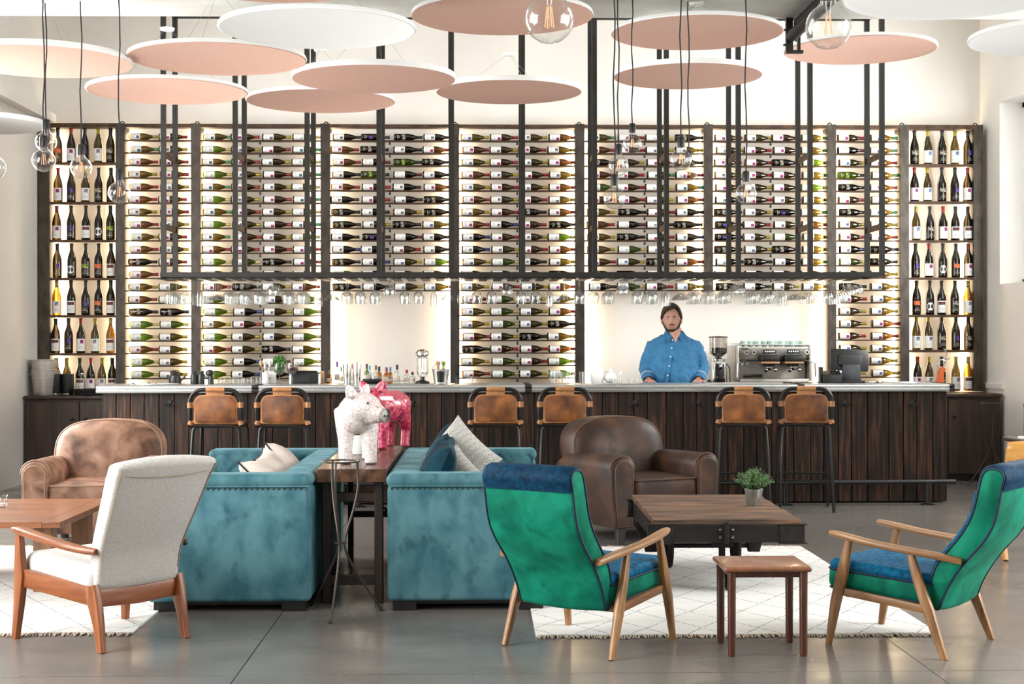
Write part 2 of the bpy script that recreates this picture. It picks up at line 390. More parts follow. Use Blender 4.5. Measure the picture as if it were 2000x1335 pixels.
def label_mesh(pic, style, k=1.):
    mb = MB(); r = .0378 * k; e = .0004
    if style == 'white':          # paper label, picture at the top, fine print under it
        patch(mb, r, -1.2, 1.2, .016 * k, .118 * k, 10, 0)
        patch(mb, r + e, -.1, .62, .080 * k, .110 * k, 4, 1)
        for q in range(3): patch(mb, r + e, -.5 + .1 * q, .55 - .1 * q, (.037 + .008 * q) * k, (.0385 + .008 * q) * k, 4, 2)
        mats = [M['paper'], PICM[pic], M['print']]
    elif style == 'band':
        patch(mb, r, -1.2, 1.2, .018 * k, .118 * k, 10, 0); patch(mb, r + e, -.8, .8, .084 * k, .110 * k, 6, 1)
        patch(mb, r + e, -.5, .5, .05 * k, .052 * k, 4, 2); patch(mb, r + e, -.4, .4, .042 * k, .0435 * k, 4, 2)
        mats = [M['paper'], PICM[pic], M['print']]
    elif style == 'oval':
        vs = [(0, -r, .07 * k)]
        for q in range(20):
            t = 2 * PI * q / 20; a = .82 * math.cos(t); vs.append((r * math.sin(a), -r * math.cos(a), (.07 + .034 * math.sin(t)) * k))
        mb.add(vs, [(0, 1 + q, 1 + (q + 1) % 20) for q in range(20)], 0)
        patch(mb, r + e, -.4, .4, .068 * k, .070 * k, 4, 2); mats = [M['paper'], PICM[pic], M['print']]
    else:                          # printed straight on the dark glass
        if style == 'square': patch(mb, r, -.15, .55, .080 * k, .118 * k, 4, 1)
        else: patch(mb, r, -.75, .75, .082 * k, .116 * k, 6, 1)
        for q in range(3): patch(mb, r, -.6 + .16 * q, .62 - .14 * q, (.036 + .010 * q) * k, (.0385 + .010 * q) * k, 4, 2)
        mats = [M['paper'], PICM[pic], M['print_light']]
    return mb.mesh('label', mats, 60)
#     glass, cap, picture, style
TYPES = {'A': ('olive', 'green', 'teal', 'white'), 'B': ('green', 'gold', 'ring', 'white'), 'C': ('brown', 'red', 'purple', 'white'), 'D': ('olive', 'yellow', 'grey', 'white'),
         'E': ('black', 'black', 'silver', 'print'), 'F': ('black', 'blue', 'bw', 'white'), 'G': ('olive', 'yellow', 'blue', 'white'), 'H': ('black', 'black', 'bw', 'white'),
         'I': ('black', 'maroon', 'plain', 'white'), 'J': ('black', 'black', 'violet', 'square'), 'K': ('green', 'black', 'lime', 'print')}
BM = {g: bottle_mesh('wine_bottle', GL[g]) for g in GL}
CM = {c: cap_mesh(c) for c in CAPS}
LM = {t: label_mesh(v[2], v[3]) for t, v in TYPES.items()}
BAYC = {   # one string per column, top row first
 1: ['DACDCCDCDCECDCEBBCBB', 'CDCCDCCDCDCCDBEBDDDD'],
 2: ['ABABABABACBCCBBDBCBB', 'CDCDCDCDCCBCEFFCDDFF', 'DCDCDCDCDCECDGDGGEIH', 'BABABABABCCCCBBCBDBB'],
 3: ['HCCHCHEEHFEBE', 'JEIKCCHDJHFHH', 'EHKIHHDEICGBG', 'HCEHCEEGHHBCG'],
 4: ['GCGCGCDCFFGHGCGGCEGC', 'CDCDCDCFCDBHCBBBDCBB', 'DCDCDCECDCHHGDGGECCG', 'CDCDCDCEBCDECDCEDCBB'],
 5: ['ACECBCDCDGCEH', 'CCDCCCEIEBGJB', 'BDCABDCHCDEHC', 'EDECACHEFHCDG'],
 6: ['CDCDCFEJJEHCE', 'DCCCDCDCDGEFH', 'CCECCDJDBEHCD', 'AABABDACDDADG'],
 7: ['CIGKECEDCFBDECDDCGCD', 'AACACDADCEEDGGGCCDGG']}
BX = {1: [253, 312], 2: [396, 453.5, 513, 571], 3: [648, 706, 768, 826], 4: [901, 957.5, 1014, 1070], 5: [1147, 1205, 1261, 1318], 6: [1395.5, 1452, 1508, 1564], 7: [1636, 1699]}
FRONTX = [(319.5 + 140.3 * i) for i in range(11)]; BACKX = [(342 + 135.15 * i) for i in range(11)]
LAYGROUP = 'wine bottles lying on the rack shelves'
cands = []
for bay, cols in BAYC.items():
    for c, s in enumerate(cols):
        for k in range(lay_rows[bay]):
            t = s[k] if k < len(s) else 'C'
            px0 = BX[bay][c] + rnd.uniform(-2.2, 2.2); px1 = px0 + 55
            y = 266 + 24.48 * k
            hid = 0.
            if y < 545:
                for f in FRONTX + BACKX:
                    hid += max(0, min(px1, f + 5) - max(px0, f - 5))
                for bx, by, br_ in ((232, 375, 20), (158, 325, 22), (1235, 280, 18), (1208, 325, 18), (1200, 385, 21), (1330, 305, 20), (1343, 330, 20), (1457, 378, 20)):
                    if abs(y - by) < br_: hid += .35 * max(0, min(px1, bx + br_) - max(px0, bx - br_))
            if 528 < y < 548: hid += 55
            elif 548 <= y < 592: hid += 24
            if bay == 5 and y > 560: hid += 2
            cands.append((hid + rnd.random() * .01, bay, c, k, t, px0))
cands.sort()
KEEP = 300
def place_root(bay, c, k, px0):
    p = PY(px0, 500, YR + .06)
    return (p.x, YR + .055, zshelf(k) + .0372 + .0005)
HZ = (0, PI / 2, 0)
for n, (hid, bay, c, k, t, px0) in enumerate(cands[:KEEP]):
    g, cp, pic, stl = TYPES[t]
    what = '%s wine bottle with %s cap' % (g, cp) if stl == 'white' else '%s printed wine bottle' % g
    lab = '%s, %s shelf down, %s from left, %s rack bay' % (what, ORD[k], ORD[c], ORD[bay])
    o = ob('wine_bottle', BM[g], None, place_root(bay, c, k, px0), (0, PI / 2, 0), lab, 'bottle', LAYGROUP)
    spin = rnd.uniform(-.25, .25)
    ob('label', LM[t], o, rot=(0, 0, spin)); ob('capsule', CM[cp], o)
# the remaining ones, mostly hidden behind the glass rack, are one mass
mass = MB(); mats = []; midx = {}
def addmesh(me, Mx):
    ms = []
    for m in me.materials:
        if m.name not in midx: midx[m.name] = len(mats); mats.append(m)
        ms.append(midx[m.name])
    o = len(mass.v); mass.v += [tuple(Mx @ v.co) for v in me.vertices]
    for p in me.polygons: mass.f.append(tuple(i + o for i in p.vertices)); mass.m.append(ms[p.material_index])
for hid, bay, c, k, t, px0 in cands[KEEP:]:
    g, cp, pic, stl = TYPES[t]; Mx = T(*place_root(bay, c, k, px0)) @ RY(PI / 2)
    addmesh(BM[g], Mx); addmesh(LM[t], Mx); addmesh(CM[cp], Mx)
mk('bottle_stock', mass, mats, sharp=60, kind='stuff', label='wine bottles lying half hidden behind the hanging glass rack', cat='bottles', group='bottles behind the glass rack')

# upright large bottles in the two end bays
K = 1.215
MT = {'1': ('dark', 'red', 'purple', 'white', 'white label with a pink picture'), '2': ('black', 'black', 'silver', 'print', 'silver print'), '3': ('black', 'black', 'violet', 'square', 'violet square'),
      '4': ('olive', 'yellow', 'grey', 'white', 'white label and yellow cap'), '5': ('black', 'black', 'rust', 'band', 'rust banded label'), '6': ('black', 'black', 'plain', 'oval', 'white oval label'),
      '7': ('black', 'black', 'lime', 'print', 'lime print'), '8': ('black', 'black', 'orange', 'print', 'orange print'), '9': ('amber', 'yellow', 'grey', 'white', 'white label, amber glass'), 'b': ('olive', 'yellow', 'blue', 'white', 'blue picture label and yellow cap'),
      'a': ('amber', 'gold', 'rust', 'band', 'rust banded label, amber glass')}
MBM = {g: bottle_mesh('magnum_bottle', GL[g], K, 18) for g in GL}; MCM = {c: cap_mesh(c, K) for c in CAPS}; MLM = {t: label_mesh(v[2], v[3], K) for t, v in MT.items()}
UP_ = {0: [('81342', [113, 139, 166, 192, 216]), ('13426', [113.5, 139, 167, 193, 217]), ('13567', [111, 139, 168, 193, 216]), ('36785', [112, 140, 167.5, 193, 217]),
           ('95385', [111, 139, 167.5, 193, 216.5]), ('5314a', [109, 134, 158, 186, 216]), ('545145', [110, 130.5, 156, 177.5, 199.5, 219.5])],
       8: [('2b2b3', [1786, 1812, 1840, 1865, 1890]), ('1b231', [1786, 1811, 1839.5, 1865, 1889.5]), ('b2155', [1789, 1816, 1842, 1866, 1890]), ('31681', [1788, 1814, 1841.5, 1867, 1891]),
           ('86529', [1790, 1816, 1839, 1865, 1890.5]), ('bb232', [1789.5, 1813, 1839, 1867, 1891]), ('1424a', [1792, 1814.5, 1839, 1867, 1890.5])]}
for bay in (0, 8):
    ys = STZ[bay] + [753.5]
    for r_, (s, xs) in enumerate(UP_[bay]):
        zb = PY(160 if bay == 0 else 1840, ys[r_], YR).z if r_ < 6 else .87
        if r_ == 6: zb = .8735
        for c, t in enumerate(s):
            p = PY(xs[c], ys[r_], YR + .075)
            side = 'left' if bay == 0 else 'right'
            g, cp, pic, stl, desc = MT[t]
            lab = 'upright bottle, %s, %s on %s shelf of %s end bay' % (desc, ORD[c], ORD[r_], side)
            k2 = .96 if cp in ('black',) and stl in ('square', 'print') and rnd.random() < .5 else 1.
            o = ob('magnum_bottle', MBM[g], None, (p.x, YR + .075, zb + .0004), (0, 0, rnd.uniform(-.2, .2)), lab, 'bottle', 'upright bottles in the %s end bay' % side)
            ob('label', MLM[t], o); ob('capsule', MCM[cp], o)
# ------------------------------------------------------------------ bar counter
pb = PZ(1850, 980.7); YB = pb.y            # front of the planking
bx0 = PY(199, 900, YB).x; bx1 = pb.x
ZT_ = PY(932, 751.6, YB - .06).z           # top of the counter
bar = emp('bar_counter', 'long bar clad in dark reclaimed planks under a grey zinc top', 'bar counter', ((bx0 + bx1) / 2, YB + .3, 0))
BO = bar.location.copy()
def bk(name, mb, mat, parent=bar, **k): return mk(name, mb, mat, parent, loc=(-BO.x, -BO.y, 0) if parent == bar else (0, 0, 0), **k)
edges = [200, 228, 255, 282, 310.5, 340, 368, 396, 424.5, 453, 482, 505, 530, 558, 587, 613, 643, 672, 700, 727, 757, 780, 800, 830, 858, 886, 924, 950, 978, 1008, 1039, 1066, 1095, 1124, 1147, 1172, 1203, 1233, 1260, 1297, 1330, 1356, 1391, 1418, 1449, 1475, 1504, 1530, 1548, 1581, 1606, 1635, 1661, 1693, 1735, 1764, 1790, 1822, 1850]
for i in range(len(edges) - 1):
    a = bx0 + (edges[i] - 200) / 1650 * (bx1 - bx0); b = bx0 + (edges[i + 1] - 200) / 1650 * (bx1 - bx0)
    j = rnd.uniform(0, .005)
    o = bk('plank', MB().rbox(((a + b) / 2, YB + .012 - j, (ZT_ - .06) / 2 + .006), (b - a - .006, .024, ZT_ - .072), .003, 1), M['plank'])
bk('carcass', MB().box(((bx0 + bx1) / 2, YB + .34, (ZT_ - .06) / 2 + .01), (bx1 - bx0 - .02, .62, ZT_ - .08)), M['black'])
tx0 = PY(187, 760, YB - .06).x; tx1 = PY(1862, 757, YB - .06).x
# zinc top with a moulded front edge
prof = [(.66, 0), (.0, 0), (-.012, -.006), (-.014, -.016), (-.004, -.024), (-.002, -.03), (-.014, -.036), (-.016, -.052), (-.008, -.062), (.66, -.062)]
bk('inner_ledge', MB().box(((tx0 + tx1) / 2, YB + .68, ZT_ - .045), (tx1 - tx0 - .1, .12, .03)), M['zinc'])
bk('worktop', MB().loft([[(x, YB - .046 + y, ZT_ + z) for y, z in prof] for x in (tx0, tx1)]), M['zinc'], sharp=50)
for px in (498, 1032, 1565, 1862):
    x = PY(px, 755, YB - .06).x
    bk('joint_strap', MB().loft([[(x + q, YB - .05 + y * 1.06, ZT_ + .003 + z * 1.08) for y, z in prof] for q in (-.028 if px < 1800 else -.03, .028 if px < 1800 else .012)]), M['strap'], sharp=50)
ry = YB - .17; rz = PY(1700, 941, ry).z
rail = bk('foot_rail', MB().tube([(bx0 - .02, ry, rz), (PY(1866, 941, ry).x, ry, rz)], .021, 12), M['black'])
for px in (262, 700, 1255, 1535, 1812):
    x = PY(px, 960, ry).x
    bk('foot_rail_post', MB().lathe([(.06, 0), (.06, .008), (.023, .01), (.023, rz - .015), (.03, rz - .012), (.03, rz)], 12, c=(x, ry, 0)), M['black'])
for px in (332, 460, 593, 805, 925, 1240, 1364, 1520, 1650, 1780):
    x = PY(px, 790, YB).x; z = PY(px, 787, YB).z
    bk('bag_hook', MB().rbox((x, YB - .006, z), (.03, .01, .05), .004).tube([(x, YB - .012, z - .008), (x, YB - .05, z - .02), (x, YB - .058, z + .012)], .006, 6)
       .tube([(x, YB - .012, z - .012), (x - .035, YB - .03, z - .018), (x - .04, YB - .032, z + .004)], .005, 6).tube([(x, YB - .012, z - .012), (x + .035, YB - .03, z - .018), (x + .04, YB - .032, z + .004)], .005, 6), M['strap'])

# ------------------------------------------------------------------ back counters under the wine rack
YCAB = PZ(1900, 939).y
zc = PY(1900, 768.5, YCAB).z
def cabinet(name, label, x0, x1, doors, knobs):
    c = emp(name, label, 'cabinet', ((x0 + x1) / 2, YCAB + .29, 0)); off = -c.location
    def ck(n, mb, m): return mk(n, mb, m, c, loc=off)
    ck('carcass', MB().box(((x0 + x1) / 2, YCAB + .31, zc / 2 + .02), (x1 - x0, .58, zc - .09)), M['cab'])
    ck('plinth', MB().box(((x0 + x1) / 2, YCAB + .34, .035), (x1 - x0 - .04, .5, .07)), M['black'])
    ck('top', MB().rbox(((x0 + x1) / 2, YCAB + .285, zc - .0165), (x1 - x0 + .012, .615, .033), .006, 2), M['cab'])
    for (a, b), kx in zip(doors, knobs):
        d = mod_bevel(ck('door', MB().box(((a + b) / 2, YCAB + .01, zc / 2 + .005), (b - a - .008, .022, zc - .13)), M['cab']), .003)
        if kx is not None: mk('knob', MB().lathe([(.008, 0), (.008, .012), (.017, .018), (.017, .028), (.008, .034)], 12, M=T(kx, YCAB, zc - .22) @ RX(PI / 2)), M['black'], d)
    return c
cx0 = PY(48.5, 800, YCAB).x; lx1 = PY(330, 800, YCAB).x; mid = PY(155, 800, YCAB).x
cabinet('sideboard', 'dark wooden cupboard at the left end behind the bar, under the steel buckets', max(cx0, XL + .01), lx1, [(max(cx0, XL + .01) + .02, mid), (mid, lx1 - .02)], [PY(141, 810, YCAB).x, PY(167, 810, YCAB).x])
rx0 = PY(1765, 800, YCAB).x; rx1 = PY(1955, 800, YCAB).x
cabinet('sideboard', 'dark wooden cupboard at the right end behind the bar, beside the wall', rx0, min(rx1, XR - .03), [(PY(1852, 800, YCAB).x, PY(1947, 800, YCAB).x)], [PY(1864, 812, YCAB).x])
cabinet('back_counter', 'dark back counter behind the bar that carries the coffee machine', lx1 + .01, rx0 - .01, [(lx1 + .03, (lx1 + rx0) / 2), ((lx1 + rx0) / 2, rx0 - .03)], [None, None])

# ------------------------------------------------------------------ bar stools
M['tan'] = pm('tan_leather', L(142, 88, 40), .42, col2=L(64, 35, 15), col3=L(108, 62, 27), sc=8, detail=6, spread=(.3, .68), bump=.15, rv=.12)
M['tan_edge'] = pm('tan_leather_edge', L(176, 124, 78), .5, col2=L(140, 92, 54), sc=12)
M['tube'] = pm('black_tube', L(40, 38, 38), .3, .5)
def hoop(w, z0, z1, r, y0, y1, n=6):
    pts = [(-w / 2, y0, z0)]
    for cx, a0 in ((-w / 2 + r, PI), (w / 2 - r, PI / 2)):
        for k in range(n + 1):
            a = a0 - PI / 2 * k / n
            pts.append((cx + r * math.cos(a), y1, z1 - r + r * math.sin(a)))
    pts.append((w / 2, y0, z0)); return pts
def make_stool(label):
    s = emp('bar_stool', label, 'bar stool', group='leather bar stools along the bar')
    zs, zt, w = .735, 1.0, .41
    # local: the sitter faces +Y (towards the bar), the backrest is at -Y
    mk('back_frame', MB().tube(hoop(w, zs - .02, zt, .10, -.165, -.185), .0165, 10), M['tube'], s)
    b = MB().rbox((0, 0, 0), (w - .095, .022, .205), .01, 2, fn=None)
    def bow(v): return Vector((v.x, v.y - .02 + .25 * v.x * v.x, v.z))
    bb = MB()
    # backrest: rounded panel with a stitched edge
    def panel(wd, ht, rc, y, th, mb, mi, nn=6):
        ring = []
        for qx, qz, a0 in ((1, 1, 0), (-1, 1, PI / 2), (-1, -1, PI), (1, -1, 1.5 * PI)):
            rr = rc if qz > 0 else rc * .35
            for k in range(nn + 1):
                a = a0 + PI / 2 * k / nn
                ring.append((qx * (wd / 2 - rr) + rr * math.cos(a), qz * (ht / 2 - rr) + rr * math.sin(a)))
        rings = []
        for f, dy in ((.90, -th * .62), (.975, -th * .5), (1, 0), (.975, th * .5), (.9, th * .62)):
            rings.append([(x * f, y + dy - .012 + .5 * (x * f) ** 2 * .4, z * f) for x, z in ring])
        mb.loft(rings, mi)
    panel(w - .08, .215, .06, 0, .022, bb, 0)
    bk_ = mk('backrest', bb, M['tan'], s, loc=(0, -.178, .843))
    e = MB(); panel(w - .062, .232, .066, 0, .010, e, 0); mk('welt', e, M['tan_edge'], bk_)
    for sx in (-1, 1):
        mk('strap', MB().tube([(sx * (w / 2), -.1835, .855), (sx * (w / 2), -.181, .90)], .0215, 10).rbox((sx * (w / 2 - .03), -.182, .878), (.06, .012, .045), .004, 2), M['tan_edge'], s)
        mk('strap', MB().tube([(sx * (w / 2 - .0), -.165, .72), (sx * (w / 2 - .01), -.168, .75)], .024, 10).rbox((sx * (w / 2 - .035), -.165, .738), (.06, .03, .03), .008, 2), M['tan_edge'], s)
    mk('strap', MB().tube([(-.075, -.186, zt), (.075, -.186, zt)], .0215, 10).rbox((0, -.186, zt - .03), (.15, .014, .05), .004, 2), M['tan_edge'], s)
    seat = mk('seat', MB().rbox((0, .02, zs - .005), (.37, .36, .032), .014, 3, fn=lambda v: Vector((v.x, v.y, v.z - .018 * math.cos(v.x * 4) * (1 - (v.y / .3) ** 2)))), M['tan'], s)
    mk('seat_frame', MB().tube([(-w / 2, -.16, zs - .03), (w / 2, -.16, zs - .03), (w / 2 - .01, .19, zs - .015), (-w / 2 + .01, .19, zs - .015)], .014, 8, closed=True), M['tube'], s)
    for sx in (-1, 1):
        mk('leg', MB().tube([(sx * .165, -.155, zs - .03), (sx * .185, -.16, zs - .06), (sx * .20, -.185, .4), (sx * .215, -.215, .006)], .0125, 8), M['tube'], s)
        mk('leg', MB().tube([(sx * .17, .185, zs - .02), (sx * .19, .19, zs - .06), (sx * .20, .205, .4), (sx * .215, .225, .006)], .0125, 8), M['tube'], s)
    mk('foot_ring', MB().tube([(-.206, -.185, .255), (.206, -.185, .255), (.206, .20, .285), (-.206, .20, .285)], .0095, 8, closed=True), M['tube'], s)
    return s
st_px = [(421, 'leftmost bar stool, tan leather back, behind the brown armchair'), (551, 'second bar stool from the left, tan leather back, near the white pig'),
         (967, 'third bar stool from the left, behind the patterned cushions'), (1102, 'fourth bar stool from the left, beside the dark leather armchair'),
         (1458, 'fifth bar stool from the left, behind the small potted plant'), (1580, 'rightmost bar stool, tan leather back, near the coffee machine')]
YS = PZ(1600, 1001).y + .215
stool0 = make_stool(st_px[0][1])
for i, (px, lab) in enumerate(st_px):
    p = PY(px, 800, YS - .18); q = stool0 if i == 0 else dup(stool0)
    q.location = (p.x, YS + (0 if i > 3 else .02), 0); q.rotation_euler = (0, 0, (-.02, .0, .02, .03, -.13, -.12)[i]); q['label'] = lab

# ------------------------------------------------------------------ things on the bar and the back counter
ZBAR = ZT_ + .0006
YI = YB + .42
def on_bar(px, Y=YI): p = PY(px, 745, Y); return (p.x, Y, ZBAR)
def on_back(px, Y=YCAB + .17): p = PY(px, 745, Y); return (p.x, Y, zc + .0006)
S_ = lambda Y: Y / F          # metres per pixel
M['citrus'] = pm('herb_green', L(86, 140, 60), .6, col2=L(48, 96, 36), sc=30)
M['berries'] = pm('dark_berries', L(90, 24, 34), .35, col2=L(50, 12, 22), sc=40)
M['mint'] = pm('pale_mint_glaze', L(206, 224, 216), .3, col2=L(190, 210, 200), sc=4)
M['woodlt'] = pm('pale_wood', L(190, 150, 112), .5, col2=L(160, 118, 82), sc=3, st=(1, 1, 12))
M['smoke'] = thin_glass('smoky_hopper', (.82, .80, .78, 1))
M['liq_amber'] = thin_glass('amber_spirit', (.66, .36, .10, 1), .03, .35, .06)
M['liq_green'] = thin_glass('green_spirit', (.30, .48, .22, 1), .03, .35, .06)
M['liq_clear'] = thin_glass('clear_spirit', (.90, .93, .93, 1), .03, .35, .08)
M['tin'] = pm('polished_tin', L(206, 204, 200), .2, 1)
def bucket_mesh(r0, r1, h):
    return MB().lathe([(r0 * .5, .002), (r0, 0), (r0 + .002, .006), (r1, h), (r1 + .006, h + .004), (r1 + .004, h + .009), (r1 - .003, h + .004), (r0 - .003, .01), (.001, .009)], 24, caps=False)
def bucket(label, loc, r0, r1, h, mat):
    b = mk('ice_bucket', bucket_mesh(r0, r1, h), mat, loc=loc, label=label, cat='bucket')
    for s in (-1, 1): mk('ring_handle', MB().tube([(s * (r1 + .012) + .0 * t, .024 * math.cos(t), h * .82 + .024 * math.sin(t)) for t in [x * PI / 6 for x in range(12)]], .004, 6, closed=True), mat, b)
    return b
kL = S_(YCAB + .2)
b1 = bucket('polished steel ice bucket on the left cupboard, lower of the stacked pair', on_back(88, YCAB + .2), 17 * kL * 1.25, 24 * kL * 1.1, 48 * kL, M['steel'])
p = on_back(86, YCAB + .2); bucket('steel ice bucket nested on top of another on the left cupboard', (p[0], p[1], p[2] + 20 * kL), 17 * kL * 1.2, 22 * kL * 1.1, 47 * kL, M['steel'])
for i, (px, ds) in enumerate(((110, 'beside the steel buckets'), (133, 'in front of the yellow-capped upright bottle'))):
    w = mk('wine_cooler', MB().lathe([(.001, 0), (.055, 0), (.057, .006), (.057, .205), (.054, .208), (.052, .2), (.052, .01), (.001, .008)], 24, caps=False), M['black'], loc=on_back(px, YCAB + .19), label='black cylindrical bottle cooler ' + ds, cat='cooler', group='black bottle coolers')
    mk('band', MB().lathe([(.0578, .008), (.0578, .016)], 24, caps=False), M['chrome'], w)
p = on_back(180, YCAB + .13)
for q in range(2):
    mk('serving_tray', MB().lathe([(.001, .003), (.16, .0), (.175, .028), (.18, .028), (.166, -.002), (.001, -.001)], 32, caps=False), M['rubber'], loc=(p[0], p[1], p[2] + .003 + .031 * q), label='round black serving tray at the left bar end, %s of two' % ('bottom', 'top')[q], cat='tray', group='black trays')
sw = mk('swing_top_bottle', MB().lathe([(.001, 0), (.03, 0), (.032, .01), (.032, .07), (.012, .105), (.011, .13), (.014, .132), (.014, .14), (.001, .14)], 16, caps=False), M['glass'], loc=(p[0] - .1, p[1] - .0, p[2] + .064), label='small clear swing-top bottle on the black trays', cat='bottle')
mk('stopper', MB().sell((0, 0, .147), (.026, .026, .018)).tube([(.014, 0, .128), (.024, 0, .115), (.02, 0, .15), (0, 0, .155)], .0015, 5), M['white'], sw)
# ring mats with small studs
for px, ds in ((300, 'left'), (1742, 'right')):
    p = on_bar(px, YB + .28)
    o = mk('drip_mat', MB().tube([(.22 * math.cos(t), .10 * math.sin(t), .006) for t in [x * PI / 16 for x in range(32)]], .006, 6, closed=True).rbox((0, 0, .004), (.34, .12, .006), .002, 1), M['zinc'], loc=p, label='shallow metal drip mat lying on the %s end of the bar top' % ds, cat='mat', group='drip mats')
    mk('studs', MB().lathe([(.006, 0), (.006, .012), (.001, .014)], 8, c=(-.15, -.1, .006)), M['black'], o)
    for q in range(4): mk('stud', MB().lathe([(.007, 0), (.007, .008), (.001, .010)], 8, c=(-.16 + q * .1, -.088 + (q % 2) * .17, .008)), M['black'], o)
mk('kettle', MB().lathe([(.001, 0), (.05, 0), (.056, .03), (.045, .075), (.02, .09), (.001, .092)], 20, caps=False).tube([(.045, 0, .03), (.08, 0, .06), (.085, 0, .075)], .01, 8).tube([(-.04, 0, .07), (-.02, 0, .12), (.03, 0, .115), (.04, 0, .06)], .006, 6), M['black'], loc=on_bar(342), label='small black kettle on the bar, left of two black canisters', cat='kettle')
for px, ds in ((379, 'left'), (393, 'right')):
    j = mk('canister', MB().lathe([(.001, 0), (.03, 0), (.032, .01), (.032, .075), (.024, .088), (.001, .09)], 18, caps=False), M['black'], loc=on_bar(px), label='black lidded canister on the bar before the steel post, %s one' % ds, cat='canister', group='black canisters')
    mk('lid', MB().lathe([(.020, .088), (.020, .112), (.001, .114)], 16, caps=False), M['rubber'], j)
mk('pourer', MB().lathe([(.001, 0), (.026, 0), (.024, .05), (.018, .07), (.001, .075)], 14, caps=False).sell((-.01, 0, .095), (.07, .05, .06)), M['black'], loc=on_bar(412), label='black curved pourer on the bar left of the row of tumblers', cat='pourer')
def tumbler(loc, label, group, r=.037, h=.055):
    return mk('tumbler', MB().lathe([(.001, .004), (r * .86, .003), (r * .9, 0), (r, h), (r * .94, h), (r * .84, .008), (.001, .008)], 16, caps=False), M['glass'], loc=loc, label=label, cat='glass', group=group)
for q, px in enumerate((434, 452, 469, 487, 505)):
    tumbler(on_bar(px), 'short clear tumbler on the bar, %s from left in the row of five' % ORD[q], 'row of five tumblers')
for q, (px, ds) in enumerate(((918, 'left of the joint strap'), (926, 'left of the joint strap, second'))): tumbler(on_bar(px, YI + .05 * q), 'short clear tumbler on the bar ' + ds, 'tumblers mid bar', .03, .06)
for q, px in enumerate((1080, 1092, 1104, 1117)): tumbler(on_bar(px, YI + .03 * (q % 2)), 'clear tumbler on the bar above the fourth stool, %s from left' % ORD[q], 'tumblers mid bar', .033, .1)
for q, px in enumerate((1136, 1141)): tumbler(on_bar(px, YI + .04 * q), 'tall clear glass before the dark post, %s from left' % ORD[q], 'tall glasses by the post', .024, .10)
for q, px in enumerate((1195, 1210, 1232, 1245)): tumbler(on_bar(px, YI), 'small clear glass between the white jug and the barman, %s from left' % ORD[q], 'small glasses left of the barman', .024, .035)
# utensil jar
u = mk('utensil_jar', MB().lathe([(.001, 0), (.03, 0), (.032, .004), (.032, .10), (.029, .10), (.028, .006), (.001, .006)], 20, caps=False), M['white'], loc=on_bar(519), label='white utensil jar on the bar left of the herb goblet', cat='jar')
for q, (dx, hh, m) in enumerate(((-.035, .20, 'woodlt'), (.03, .19, 'steel'), (-.005, .17, 'steel'))):
    sp = mk('spoon' if q < 2 else 'bar_knife', MB().tube([(dx * .15, 0, .012), (dx, 0, hh - .05)], .004, 6).sell((dx * 1.2, 0, hh - .02), (.028, .012, .06)), M[m], loc=u.location + Vector((0, .005 * q, .0)), label=('wooden spoon', 'steel scoop', 'narrow steel bar knife')[q] + ' standing in the white utensil jar', cat='utensil')
mk('menu_holder', MB().rbox((0, 0, .05), (.05, .012, .1), .003, 2), M['white'], loc=on_bar(534, YI + .06), label='small white card holder behind the utensil jar', cat='holder')
def goblet(px, label, fill, fm, name):
    k = S_(YI)
    g = mk('goblet', MB().lathe([(.001, .002), (.036, 0), (.036, .003), (.004, .008), (.0035, .07), (.02, .085), (.05, .115), (.054, .15), (.05, .185), (.0485, .185), (.052, .15), (.048, .117), (.02, .088), (.001, .085)], 24, caps=False), M['glass'], loc=on_bar(px, YI - .12), label=label, cat='glass')
    c = mk(name, fill, fm, loc=on_bar(px, YI - .12))
    return g, c
def herb(mb, n, c, r, mi=0, leaf=.014, seed=3):
    q = random.Random(seed)
    for _ in range(n):
        d = Vector((q.gauss(0, 1), q.gauss(0, 1), q.gauss(.25, 1))).normalized() * r * q.uniform(.35, 1)
        p = Vector(c) + Vector((d.x, d.y, d.z * .85)); a = Vector((q.uniform(-1, 1), q.uniform(-1, 1), q.uniform(-.3, 1))).normalized()
        b = a.orthogonal().normalized() * leaf * .45; a *= leaf
        mb.add([p - a, p + b, p + a, p - b], [(0, 1, 2, 3)], mi)
h1 = MB(); herb(h1, 420, (0, 0, .195), .06, 0, .016, 3); herb(h1, 200, (0, 0, .13), .043, 0, .013, 4)
g, c = goblet(546, 'stemmed balloon glass holding a bunch of green herbs on the bar', h1, M['citrus'], 'herb_bunch'); props(c, 'bunch of green mint standing in a balloon glass on the bar', 'herbs', None, 'stuff')
h2 = MB(); q_ = random.Random(5)
for _ in range(70):
    a = q_.uniform(0, 2 * PI); r_ = .04 * math.sqrt(q_.random()); h2.sell((r_ * math.cos(a), r_ * math.sin(a), q_.uniform(.112, .145)), (.016, .016, .016), 1, 1, 7, 4)
g, c = goblet(571, 'stemmed balloon glass full of dark red berries on the bar', h2, M['berries'], 'berry_fill'); props(c, 'dark red berries filling a balloon glass on the bar', 'berries', None, 'stuff')
# black napkin caddy with white ends
p = on_bar(597, YI + .02); kk = S_(YI)
n = mk('napkin_caddy', MB().rbox((0, 0, .052), (.24, .12, .098), .012, 3).rbox((0, 0, .108), (.2, .1, .012), .004, 2), M['rubber'], loc=p, label='glossy black caddy with white ends on the bar left of the shakers', cat='caddy')
for s in (-1, 1): mk('end_panel', MB().rbox((s * .127, -.03, .045), (.02, .06, .09), .004, 2), M['white'], n)
mk('vent', MB().rbox((0, -.061, .05), (.1, .006, .06), .002, 1), M['black'], n)
mk('board', MB().rbox((0, 0, .055), (.035, .09, .11), .006, 2), M['woodlt'], loc=on_bar(629, YI + .06), label='small upright wooden board right of the black caddy', cat='board')
